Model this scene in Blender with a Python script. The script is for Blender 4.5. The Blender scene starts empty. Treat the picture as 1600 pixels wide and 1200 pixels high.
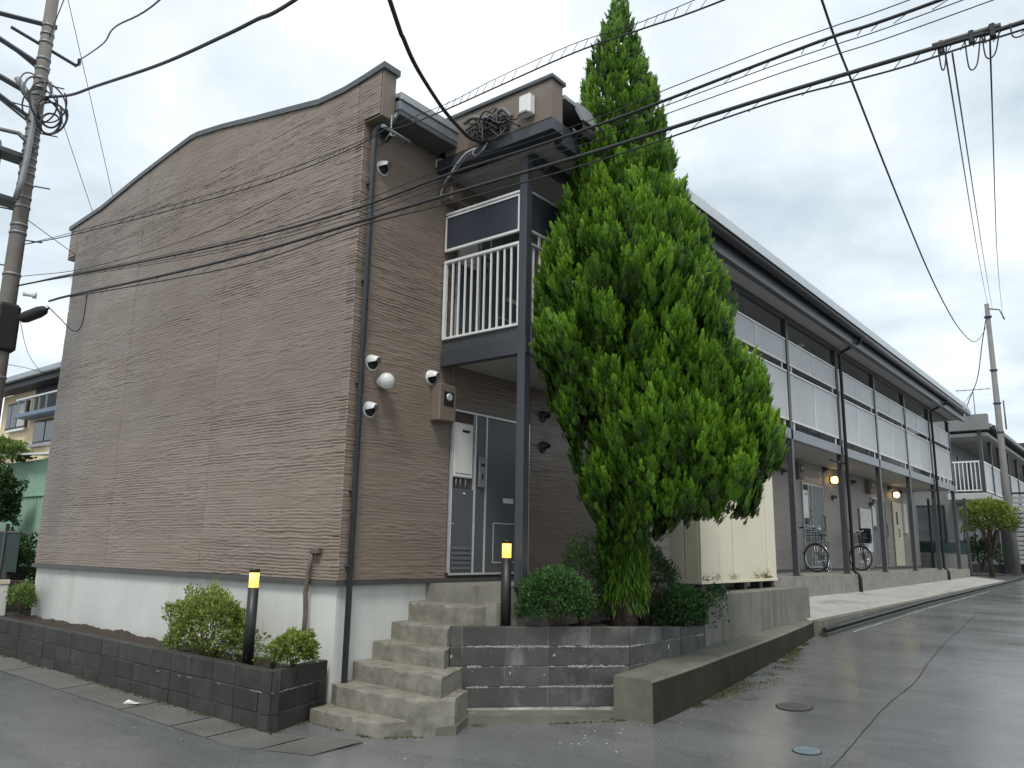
import bpy, math, random
import numpy as np
from mathutils import Vector, Matrix
random.seed(7)
RNG = np.random.default_rng(11)
scene = bpy.context.scene
C = scene.collection
R = math.radians

# ------------------------------------------------------------------ camera, sky, sun, exposure
cam_d = bpy.data.cameras.new('camera'); cam = bpy.data.objects.new('camera', cam_d); C.objects.link(cam)
cam_d.sensor_width = 36.0; cam_d.lens = 28.28; cam_d.clip_start = 0.05; cam_d.clip_end = 3000
YAW, PITCH, ROLL = R(38.669), R(11.593), R(-0.977)
_rt = Vector((math.sin(YAW), -math.cos(YAW), 0)); _fw = Vector((math.cos(YAW)*math.cos(PITCH), math.sin(YAW)*math.cos(PITCH), math.sin(PITCH)))
_up = _rt.cross(_fw)
_r = _rt*math.cos(ROLL) - _up*math.sin(ROLL); _u = _rt*math.sin(ROLL) + _up*math.cos(ROLL)
cam.matrix_world = Matrix(((_r.x, _u.x, -_fw.x, 0), (_r.y, _u.y, -_fw.y, 0), (_r.z, _u.z, -_fw.z, 0), (0, 0, 0, 1)))
scene.camera = cam

SUN_AZ, SUN_EL = R(-148.0), R(56)          # direction towards the veiled sun: angle from +x in the ground plane, height
world = bpy.data.worlds.new('World'); scene.world = world; world.use_nodes = True
nt = world.node_tree; N = nt.nodes; L = nt.links
for n in list(N): N.remove(n)
out = N.new('ShaderNodeOutputWorld'); bg = N.new('ShaderNodeBackground'); bg.inputs['Strength'].default_value = 0.1
sky = N.new('ShaderNodeTexSky'); sky.sky_type = 'NISHITA'; sky.sun_disc = False
sky.sun_elevation = SUN_EL; sky.sun_rotation = math.pi/2 - SUN_AZ
sky.air_density = 1.0; sky.dust_density = 3.0
tc = N.new('ShaderNodeTexCoord'); sep = N.new('ShaderNodeSeparateXYZ'); L.new(tc.outputs['Generated'], sep.inputs[0])
def wm(op, a, b=None):
    m = N.new('ShaderNodeMath'); m.operation = op
    for i, v in enumerate((a, b)):
        if v is None: continue
        if isinstance(v, (int, float)): m.inputs[i].default_value = v
        else: L.new(v, m.inputs[i])
    return m.outputs[0]
den = wm('ADD', wm('MAXIMUM', sep.outputs['Z'], 0.0), 0.22)
comb = N.new('ShaderNodeCombineXYZ'); L.new(wm('DIVIDE', sep.outputs['X'], den), comb.inputs[0]); L.new(wm('DIVIDE', sep.outputs['Y'], den), comb.inputs[1])
def wnoise(scale, detail, rough, off):
    mp = N.new('ShaderNodeMapping'); mp.inputs['Location'].default_value = off; L.new(comb.outputs[0], mp.inputs[0])
    n = N.new('ShaderNodeTexNoise'); n.inputs['Scale'].default_value = scale; n.inputs['Detail'].default_value = detail
    n.inputs['Roughness'].default_value = rough; n.inputs['Distortion'].default_value = 0.35
    L.new(mp.outputs[0], n.inputs['Vector']); return n.outputs['Fac']
n1 = wnoise(0.9, 7, 0.52, (3.1, 1.7, 0)); n2 = wnoise(2.6, 6, 0.55, (8.0, 4.0, 0))
den_c = wm('ADD', wm('MULTIPLY', n1, 0.68), wm('MULTIPLY', n2, 0.32))
rampc = N.new('ShaderNodeValToRGB'); L.new(den_c, rampc.inputs[0])
e = rampc.color_ramp.elements
e[0].position = 0.35; e[0].color = (2.7, 3.25, 3.7, 1)
e[1].position = 0.63; e[1].color = (7.1, 7.4, 7.6, 1)
e.new(0.45).color = (4.0, 4.55, 4.95, 1); e.new(0.54).color = (5.3, 5.75, 6.05, 1)
mixs = N.new('ShaderNodeMix'); mixs.data_type = 'RGBA'; mixs.inputs['Factor'].default_value = 0.93
L.new(sky.outputs[0], mixs.inputs['A']); L.new(rampc.outputs[0], mixs.inputs['B'])
L.new(mixs.outputs['Result'], bg.inputs['Color']); L.new(bg.outputs[0], out.inputs[0])

sl = bpy.data.lights.new('sun', 'SUN'); sl.energy = 1.4; sl.angle = R(16); sl.color = (1.0, 0.965, 0.91)
so = bpy.data.objects.new('sun', sl); C.objects.link(so)
so.rotation_euler = Vector((math.cos(SUN_EL)*math.cos(SUN_AZ), math.cos(SUN_EL)*math.sin(SUN_AZ), math.sin(SUN_EL))).to_track_quat('Z', 'Y').to_euler()
scene.view_settings.view_transform = 'Standard'; scene.view_settings.look = 'None'
scene.view_settings.exposure = 0.88; scene.view_settings.gamma = 1.0; scene.view_settings.use_curve_mapping = False
scene.render.engine = 'CYCLES'; scene.cycles.max_bounces = 6; scene.cycles.transparent_max_bounces = 12
scene.cycles.use_denoising = True

# ------------------------------------------------------------------ helpers: materials
def pm(name, c1, c2=None, scale=4.0, rough=0.6, rough2=None, bump=0.0, bscale=60.0, bdist=0.01, spec=0.5, metal=0.0,
       streak=None, streak_scale=(9, 9, 0.6), streak_lo=0.52, streak_hi=0.72, rand=0.0, coat=0.0, grain=0.0, emit=None, trans=0.0, speck=None):
    m = bpy.data.materials.new(name); m.use_nodes = True
    t = m.node_tree; n = t.nodes; l = t.links
    b = n['Principled BSDF']
    b.inputs['Roughness'].default_value = rough; b.inputs['Metallic'].default_value = metal
    b.inputs['Specular IOR Level'].default_value = spec; b.inputs['Coat Weight'].default_value = coat
    b.inputs['Base Color'].default_value = (*c1, 1)
    tcn = n.new('ShaderNodeTexCoord'); oi = n.new('ShaderNodeObjectInfo')
    va = n.new('ShaderNodeVectorMath'); va.operation = 'ADD'
    mu = n.new('ShaderNodeMath'); mu.operation = 'MULTIPLY'; mu.inputs[1].default_value = 37.0
    l.new(oi.outputs['Random'], mu.inputs[0]); l.new(tcn.outputs['Object'], va.inputs[0]); l.new(mu.outputs[0], va.inputs[1])
    vec = va.outputs[0]
    def noise(sc, det=6, vs=None, ro=0.6):
        v = vec
        if vs is not None:
            mp = n.new('ShaderNodeMapping'); mp.inputs['Scale'].default_value = vs; l.new(vec, mp.inputs[0]); v = mp.outputs[0]
        k = n.new('ShaderNodeTexNoise'); k.inputs['Scale'].default_value = sc; k.inputs['Detail'].default_value = det; k.inputs['Roughness'].default_value = ro
        l.new(v, k.inputs['Vector']); return k.outputs['Fac']
    def rng(x, a, c, lo=0.0, hi=1.0):
        k = n.new('ShaderNodeMapRange'); k.inputs[1].default_value = a; k.inputs[2].default_value = c; k.inputs[3].default_value = lo; k.inputs[4].default_value = hi
        l.new(x, k.inputs[0]); return k.outputs[0]
    def mix(f, a, c):
        k = n.new('ShaderNodeMix'); k.data_type = 'RGBA'
        l.new(f, k.inputs['Factor'])
        for s, v in (('A', a), ('B', c)):
            if isinstance(v, tuple): k.inputs[s].default_value = (*v, 1)
            else: l.new(v, k.inputs[s])
        return k.outputs['Result']
    col = None
    if c2 is not None:
        f = rng(noise(scale), 0.32, 0.68); col = mix(f, c1, c2)
        if rough2 is not None: l.new(rng(noise(scale*0.7), 0.35, 0.65, rough, rough2), b.inputs['Roughness'])
    if grain:
        g = noise(220, 2); k = n.new('ShaderNodeMix'); k.data_type = 'RGBA'; k.blend_type = 'MULTIPLY'; k.inputs['Factor'].default_value = 1
        gv = n.new('ShaderNodeCombineColor'); gr = rng(g, 0.3, 0.7, 1-grain, 1+grain)
        for i in range(3): l.new(gr, gv.inputs[i])
        if col is None: k.inputs['A'].default_value = (*c1, 1)
        else: l.new(col, k.inputs['A'])
        l.new(gv.outputs[0], k.inputs['B']); col = k.outputs['Result']
    if streak is not None:
        f = rng(noise(1.0, 5, streak_scale), streak_lo, streak_hi)
        col = mix(f, col if col is not None else c1, streak)
    if speck is not None:
        f = rng(noise(speck[1], 3), speck[2], speck[2]+0.05)
        col = mix(f, col if col is not None else c1, speck[0])
    if rand:
        k = n.new('ShaderNodeMix'); k.data_type = 'RGBA'; k.blend_type = 'MULTIPLY'; k.inputs['Factor'].default_value = 1
        gv = n.new('ShaderNodeCombineColor'); gr = rng(oi.outputs['Random'], 0, 1, 1-rand, 1+rand)
        for i in range(3): l.new(gr, gv.inputs[i])
        if col is None: k.inputs['A'].default_value = (*c1, 1)
        else: l.new(col, k.inputs['A'])
        l.new(gv.outputs[0], k.inputs['B']); col = k.outputs['Result']
    if col is not None: l.new(col, b.inputs['Base Color'])
    if bump:
        bp = n.new('ShaderNodeBump'); bp.inputs['Strength'].default_value = bump; bp.inputs['Distance'].default_value = bdist
        l.new(noise(bscale, 5), bp.inputs['Height']); l.new(bp.outputs[0], b.inputs['Normal'])
    if emit is not None:
        b.inputs['Emission Color'].default_value = (*emit[0], 1); b.inputs['Emission Strength'].default_value = emit[1]
    if trans:
        tr = n.new('ShaderNodeBsdfTranslucent'); tr.inputs['Color'].default_value = (*c1, 1)
        ms = n.new('ShaderNodeMixShader'); ms.inputs[0].default_value = trans
        l.new(b.outputs[0], ms.inputs[1]); l.new(tr.outputs[0], ms.inputs[2]); l.new(ms.outputs[0], n['Material Output'].inputs[0])
    m['vec'] = 1
    return m

def leaf_mat(name, dark, mid, tip, trans=0.3, rough=0.5):
    m = bpy.data.materials.new(name); m.use_nodes = True
    t = m.node_tree; n = t.nodes; l = t.links; b = n['Principled BSDF']
    at = n.new('ShaderNodeAttribute'); at.attribute_name = 'tint'
    rp = n.new('ShaderNodeValToRGB'); l.new(at.outputs['Fac'], rp.inputs[0])
    rp.color_ramp.elements[0].color = (*dark, 1); rp.color_ramp.elements[1].color = (*tip, 1); rp.color_ramp.elements.new(0.5).color = (*mid, 1)
    l.new(rp.outputs[0], b.inputs['Base Color']); b.inputs['Roughness'].default_value = rough; b.inputs['Specular IOR Level'].default_value = 0.35
    tr = n.new('ShaderNodeBsdfTranslucent'); l.new(rp.outputs[0], tr.inputs['Color'])
    ms = n.new('ShaderNodeMixShader'); ms.inputs[0].default_value = trans
    l.new(b.outputs[0], ms.inputs[1]); l.new(tr.outputs[0], ms.inputs[2]); l.new(ms.outputs[0], n['Material Output'].inputs[0])
    return m

M = dict(
    siding=pm('siding', (0.228, 0.180, 0.142), (0.190, 0.146, 0.113), 1.6, 0.34, 0.46, bump=0.35, bscale=70, bdist=0.004, spec=0.55, rand=0.05, streak=(0.235, 0.195, 0.162), streak_scale=(0.8, 0.8, 14), streak_lo=0.5, streak_hi=0.8),
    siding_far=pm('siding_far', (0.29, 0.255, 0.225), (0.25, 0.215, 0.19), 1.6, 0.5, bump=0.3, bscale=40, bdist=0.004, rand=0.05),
    backing=pm('backing', (0.10, 0.082, 0.068), (0.085, 0.07, 0.058), 3, 0.7),
    fascia_brown=pm('fascia_brown', (0.185, 0.148, 0.119), (0.155, 0.123, 0.098), 2, 0.5, bump=0.3, bscale=50, bdist=0.003),
    coping=pm('coping', (0.085, 0.095, 0.10), (0.07, 0.08, 0.085), 6, 0.35, spec=0.5),
    foundation=pm('foundation', (0.60, 0.61, 0.58), (0.53, 0.54, 0.51), 1.3, 0.7, bump=0.15, bscale=90, bdist=0.003, streak=(0.40, 0.39, 0.34), streak_scale=(5, 5, 0.8), streak_lo=0.52, streak_hi=0.92, speck=((0.42, 0.41, 0.36), 30, 0.70)),
    flash=pm('flash', (0.055, 0.055, 0.055), (0.075, 0.07, 0.065), 8, 0.4),
    navy=pm('navy', (0.052, 0.058, 0.070), (0.045, 0.050, 0.060), 6, 0.32, spec=0.5),
    steel=pm('steel', (0.062, 0.067, 0.078), (0.05, 0.055, 0.065), 5, 0.33, spec=0.5),
    steel_far=pm('steel_far', (0.05, 0.052, 0.055), (0.04, 0.042, 0.045), 5, 0.4),
    alu=pm('alu', (0.62, 0.63, 0.63), (0.52, 0.53, 0.53), 14, 0.3, metal=0.35),
    alu_white=pm('alu_white', (0.72, 0.73, 0.72), (0.64, 0.65, 0.64), 12, 0.35),
    darkpanel=pm('darkpanel', (0.040, 0.047, 0.062), (0.034, 0.040, 0.054), 2, 0.22, spec=0.5),
    frost=pm('frost', (0.80, 0.82, 0.83), (0.70, 0.72, 0.73), 2, 0.3, trans=0.5, rand=0.06, streak=(0.62, 0.63, 0.63), streak_scale=(6, 6, 0.5), streak_lo=0.55, streak_hi=0.9),
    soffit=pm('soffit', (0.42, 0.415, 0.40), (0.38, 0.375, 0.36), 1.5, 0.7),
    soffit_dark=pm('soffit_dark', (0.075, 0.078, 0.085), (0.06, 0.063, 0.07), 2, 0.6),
    roofmetal=pm('roofmetal', (0.36, 0.385, 0.40), (0.31, 0.335, 0.35), 3, 0.3, metal=0.3),
    roofedge=pm('roofedge', (0.16, 0.175, 0.19), (0.13, 0.145, 0.16), 4, 0.35),
    gutter=pm('gutter', (0.018, 0.019, 0.021), (0.025, 0.026, 0.028), 6, 0.35),
    pipe=pm('pipe', (0.075, 0.084, 0.095), (0.06, 0.068, 0.078), 8, 0.35),
    pipe_brown=pm('pipe_brown', (0.13, 0.105, 0.085), (0.10, 0.08, 0.065), 8, 0.45),
    door=pm('door', (0.088, 0.095, 0.102), (0.078, 0.085, 0.092), 3, 0.38, spec=0.5),
    doorwhite=pm('doorwhite', (0.74, 0.74, 0.69), (0.68, 0.68, 0.63), 3, 0.35),
    cream=pm('cream', (0.68, 0.62, 0.46), (0.62, 0.565, 0.42), 1.5, 0.42, streak=(0.42, 0.37, 0.24), streak_scale=(12, 12, 0.8), streak_lo=0.6, streak_hi=0.95),
    rust=pm('rust', (0.33, 0.275, 0.15), (0.46, 0.40, 0.26), 20, 0.7),
    white=pm('white', (0.76, 0.76, 0.74), (0.68, 0.68, 0.66), 6, 0.4),
    black=pm('black', (0.012, 0.012, 0.013), (0.018, 0.018, 0.019), 10, 0.45),
    blackmatte=pm('blackmatte', (0.010, 0.010, 0.011), rough=0.6),
    cable=pm('cable', (0.014, 0.014, 0.015), (0.022, 0.022, 0.023), 8, 0.5),
    cable_grey=pm('cable_grey', (0.16, 0.16, 0.155), (0.11, 0.11, 0.105), 8, 0.55),
    glow=pm('glow', (0.85, 0.62, 0.18), rough=0.3, emit=((1.0, 0.60, 0.12), 0.75)),
    glow_wall=pm('glow_wall', (0.9, 0.7, 0.3), rough=0.3, emit=((1.0, 0.66, 0.22), 2.2)),
    globe=pm('globe', (0.82, 0.83, 0.80), rough=0.25, trans=0.25),
    concrete=pm('concrete', (0.25, 0.242, 0.21), (0.175, 0.168, 0.143), 5, 0.75, bump=0.5, bscale=60, bdist=0.006, streak=(0.13, 0.125, 0.10), streak_scale=(7, 7, 1.3), streak_lo=0.52, streak_hi=0.8, grain=0.25),
    step=pm('step', (0.255, 0.24, 0.198), (0.155, 0.146, 0.117), 7, 0.75, bump=0.6, bscale=55, bdist=0.006, streak=(0.085, 0.084, 0.064), streak_scale=(3.2, 3.2, 6), streak_lo=0.50, streak_hi=0.86, grain=0.3),
    plinth=pm('plinth', (0.185, 0.18, 0.15), (0.135, 0.13, 0.108), 3, 0.8, bump=0.4, bscale=70, bdist=0.004, streak=(0.08, 0.077, 0.06), streak_scale=(7, 7, 0.5), streak_lo=0.5, streak_hi=0.75, grain=0.2),
    kerbcon=pm('kerbcon', (0.15, 0.148, 0.115), (0.095, 0.093, 0.07), 3, 0.7, bump=0.5, bscale=60, bdist=0.006, streak=(0.30, 0.29, 0.25), streak_scale=(5, 5, 1.5), streak_lo=0.62, streak_hi=0.85, grain=0.3),
    block=pm('block', (0.072, 0.074, 0.068), (0.040, 0.042, 0.038), 4, 0.7, bump=0.7, bscale=110, bdist=0.005, streak=(0.17, 0.172, 0.162), streak_scale=(3, 3, 1.6), streak_lo=0.56, streak_hi=0.80, rand=0.2, grain=0.35, speck=((0.62, 0.62, 0.58), 7.0, 0.70)),
    block_dark=pm('block_dark', (0.040, 0.040, 0.034), (0.020, 0.020, 0.017), 4, 0.6, bump=0.7, bscale=110, bdist=0.005, streak=(0.105, 0.105, 0.09), streak_scale=(9, 9, 1.0), streak_lo=0.58, streak_hi=0.85, rand=0.18, grain=0.3),
    mortar=pm('mortar', (0.07, 0.07, 0.065), (0.62, 0.62, 0.58), 3.4, 0.85, bump=0.8, bscale=70, bdist=0.012),
    mortar_dark=pm('mortar_dark', (0.03, 0.03, 0.026), (0.26, 0.26, 0.24), 2.2, 0.85, bump=0.8, bscale=70, bdist=0.01),
    kerb_dark=pm('kerb_dark', (0.036, 0.034, 0.023), (0.022, 0.022, 0.014), 3, 0.8, spec=0.15, bump=0.5, bscale=60, bdist=0.005, streak=(0.050, 0.047, 0.034), streak_scale=(5, 5, 1.2), streak_lo=0.55, streak_hi=0.9, grain=0.3),  # much darker tone for the kerb's road-side face
    crust=pm('crust', (0.42, 0.42, 0.40), (0.24, 0.24, 0.225), 30, 0.9),
    soil=pm('soil', (0.062, 0.042, 0.029), (0.032, 0.023, 0.016), 14, 0.95, bump=1.0, bscale=45, bdist=0.03),
    bark=pm('bark', (0.11, 0.075, 0.05), (0.055, 0.038, 0.026), 6, 0.9, bump=1.0, bscale=25, bdist=0.02, streak=(0.03, 0.022, 0.016), streak_scale=(18, 18, 1.5), streak_lo=0.5, streak_hi=0.65),
    twig=pm('twig', (0.10, 0.075, 0.05), rough=0.9),
    pavement=pm('pavement', (0.40, 0.395, 0.365), (0.31, 0.305, 0.28), 2.2, 0.45, 0.65, bump=0.25, bscale=90, bdist=0.004, grain=0.25, streak=(0.19, 0.185, 0.165), streak_scale=(0.6, 2.5, 2), streak_lo=0.52, streak_hi=0.75),
    gutterstrip=pm('gutterstrip', (0.116, 0.117, 0.107), (0.090, 0.091, 0.082), 2.2, 0.5, 0.75, bump=0.4, bscale=90, bdist=0.005, grain=0.3),
    paint=pm('paint', (0.55, 0.56, 0.55), (0.24, 0.245, 0.245), 3, 0.55),
    tar=pm('tar', (0.012, 0.012, 0.013), rough=0.5),
    iron=pm('iron', (0.10, 0.10, 0.095), (0.07, 0.07, 0.067), 20, 0.5, bump=0.5, bscale=90, bdist=0.004),
    blue_iron=pm('blue_iron', (0.17, 0.23, 0.27), (0.12, 0.165, 0.20), 14, 0.4, bump=0.3, bscale=90, bdist=0.003),
    polecon=pm('polecon', (0.17, 0.155, 0.14), (0.13, 0.118, 0.105), 3, 0.75, bump=0.3, bscale=50, bdist=0.004),
    polefar=pm('polefar', (0.19, 0.185, 0.18), (0.15, 0.147, 0.142), 3, 0.75),
    galv=pm('galv', (0.27, 0.285, 0.29), (0.20, 0.215, 0.22), 12, 0.5, metal=0.4),
    galv_dark=pm('galv_dark', (0.09, 0.10, 0.105), (0.065, 0.072, 0.078), 12, 0.5, metal=0.3),
    beige=pm('beige', (0.78, 0.63, 0.42), (0.73, 0.585, 0.39), 1.2, 0.75),
    housetrim=pm('housetrim', (0.30, 0.31, 0.31), (0.25, 0.26, 0.26), 5, 0.5),
    glass=pm('glass', (0.05, 0.06, 0.065), (0.09, 0.10, 0.11), 1.5, 0.08, spec=0.8),
    curtain=pm('curtain', (0.55, 0.56, 0.56), (0.45, 0.46, 0.46), 5, 0.8),
    blueboard=pm('blueboard', (0.15, 0.21, 0.29), (0.12, 0.17, 0.24), 5, 0.5),
    greenmetal=pm('greenmetal', (0.30, 0.48, 0.36), (0.25, 0.41, 0.30), 3, 0.5, streak=(0.30, 0.42, 0.33), streak_scale=(6, 6, 0.7)),
    netgreen=pm('netgreen', (0.025, 0.055, 0.045), (0.018, 0.042, 0.034), 4, 0.6, trans=0.25),
    teal=pm('teal', (0.030, 0.060, 0.062), (0.022, 0.046, 0.048), 2, 0.15, spec=0.7),
    grey_wall=pm('grey_wall', (0.20, 0.205, 0.205), (0.165, 0.17, 0.17), 1.5, 0.65),
    darkwall=pm('darkwall', (0.022, 0.022, 0.023), (0.032, 0.032, 0.033), 4, 0.5),
    louver=pm('louver', (0.30, 0.31, 0.32), (0.26, 0.27, 0.28), 4, 0.45),
    rubber=pm('rubber', (0.010, 0.010, 0.010), rough=0.7),
    chrome=pm('chrome', (0.62, 0.63, 0.64), rough=0.22, metal=0.9),
    paper=pm('paper', (0.74, 0.74, 0.70), (0.60, 0.60, 0.56), 9, 0.7),
    moss=pm('moss', (0.075, 0.085, 0.022), (0.045, 0.055, 0.016), 12, 0.95),
)
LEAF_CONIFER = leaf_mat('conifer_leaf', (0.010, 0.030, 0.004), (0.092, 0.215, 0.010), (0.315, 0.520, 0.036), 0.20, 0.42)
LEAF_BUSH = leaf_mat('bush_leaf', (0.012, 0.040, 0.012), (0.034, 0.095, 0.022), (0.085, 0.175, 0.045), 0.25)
LEAF_AZALEA = leaf_mat('azalea_leaf', (0.022, 0.045, 0.010), (0.115, 0.170, 0.028), (0.30, 0.36, 0.085), 0.3)
LEAF_DARK = leaf_mat('dark_leaf', (0.008, 0.022, 0.008), (0.022, 0.055, 0.016), (0.070, 0.125, 0.035), 0.2)
LEAF_LIGHT = leaf_mat('light_leaf', (0.03, 0.06, 0.015), (0.11, 0.19, 0.04), (0.27, 0.36, 0.11), 0.35)
LEAF_TOPIARY = leaf_mat('topiary_leaf', (0.018, 0.040, 0.008), (0.10, 0.16, 0.025), (0.26, 0.33, 0.065), 0.3)

# road: worn wet asphalt with mossy damp patches close to the kerb
def road_mat():
    m = bpy.data.materials.new('asphalt'); m.use_nodes = True
    t = m.node_tree; n = t.nodes; l = t.links; b = n['Principled BSDF']
    tcn = n.new('ShaderNodeTexCoord'); v = tcn.outputs['Object']
    def noise(sc, det=5, vs=None):
        w = v
        if vs: mp = n.new('ShaderNodeMapping'); mp.inputs['Scale'].default_value = vs; l.new(v, mp.inputs[0]); w = mp.outputs[0]
        k = n.new('ShaderNodeTexNoise'); k.inputs['Scale'].default_value = sc; k.inputs['Detail'].default_value = det; k.inputs['Roughness'].default_value = 0.62; l.new(w, k.inputs['Vector']); return k.outputs['Fac']
    def rng(x, a, c, lo=0.0, hi=1.0):
        k = n.new('ShaderNodeMapRange'); k.inputs[1].default_value = a; k.inputs[2].default_value = c; k.inputs[3].default_value = lo; k.inputs[4].default_value = hi; l.new(x, k.inputs[0]); return k.outputs[0]
    def mix(f, a, c, bt='MIX'):
        k = n.new('ShaderNodeMix'); k.data_type = 'RGBA'; k.blend_type = bt
        if isinstance(f, float): k.inputs['Factor'].default_value = f
        else: l.new(f, k.inputs['Factor'])
        for s, q in (('A', a), ('B', c)):
            if isinstance(q, tuple): k.inputs[s].default_value = (*q, 1)
            else: l.new(q, k.inputs[s])
        return k.outputs['Result']
    col = mix(rng(noise(0.5), 0.35, 0.65), (0.114, 0.116, 0.117), (0.150, 0.153, 0.155))
    col = mix(rng(noise(2.4, 6, (1, 0.35, 1)), 0.5, 0.75), col, (0.092, 0.096, 0.097))
    sp = rng(noise(110, 4), 0.33, 0.70, 0.55, 1.55); cc = n.new('ShaderNodeCombineColor'); [l.new(sp, cc.inputs[i]) for i in range(3)]
    col = mix(1.0, col, cc.outputs[0], 'MULTIPLY')
    l.new(col, b.inputs['Base Color'])
    l.new(rng(noise(0.9, 6, (1, 0.5, 1)), 0.36, 0.66, 0.15, 0.33), b.inputs['Roughness'])
    b.inputs['Specular IOR Level'].default_value = 0.5
    bp = n.new('ShaderNodeBump'); bp.inputs['Strength'].default_value = 0.16; bp.inputs['Distance'].default_value = 0.002
    ad = n.new('ShaderNodeMath'); ad.operation = 'ADD'; l.new(noise(190, 3), ad.inputs[0]); l.new(rng(noise(8, 4), 0, 1, 0, 1.4), ad.inputs[1])
    l.new(ad.outputs[0], bp.inputs['Height']); l.new(bp.outputs[0], b.inputs['Normal'])
    return m
M['road'] = road_mat()

# ------------------------------------------------------------------ helpers: meshes and objects
def np_mesh(name, V, F, mat, smooth=False, attr=None):
    V = np.asarray(V, np.float32); F = np.asarray(F, np.int32); k = F.shape[1]
    me = bpy.data.meshes.new(name)
    me.vertices.add(len(V)); me.vertices.foreach_set('co', V.ravel())
    me.loops.add(F.size); me.loops.foreach_set('vertex_index', F.ravel())
    me.polygons.add(len(F)); me.polygons.foreach_set('loop_start', np.arange(0, F.size, k, dtype=np.int32))
    me.polygons.foreach_set('use_smooth', np.full(len(F), smooth))
    me.update(calc_edges=True); me.validate()
    if attr is not None:
        a = me.attributes.new('tint', 'FLOAT', 'POINT'); a.data.foreach_set('value', np.asarray(attr, np.float32))
    me.materials.append(mat)
    return me

def wloc(o):
    v = Vector((0, 0, 0))
    while o is not None: v += o.location; o = o.parent
    return v
def place(o, parent, local=False):
    C.objects.link(o)
    if parent is not None:
        o.parent = parent
        if not local: o.location = -wloc(parent)
    return o
def tag(o, label=None, cat=None, group=None, kind=None):
    if label: o['label'] = label
    if cat: o['category'] = cat
    if group: o['group'] = group
    if kind: o['kind'] = kind
    return o
def thing(name, loc, label, cat, group=None):
    o = bpy.data.objects.new(name, None); o.empty_display_size = 0.2; C.objects.link(o); o.location = loc
    return tag(o, label, cat, group)
def copy_tree(o, parent=None):
    c = o.copy(); C.objects.link(c); c.parent = parent
    for ch in list(o.children): copy_tree(ch, c)
    return c

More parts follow.
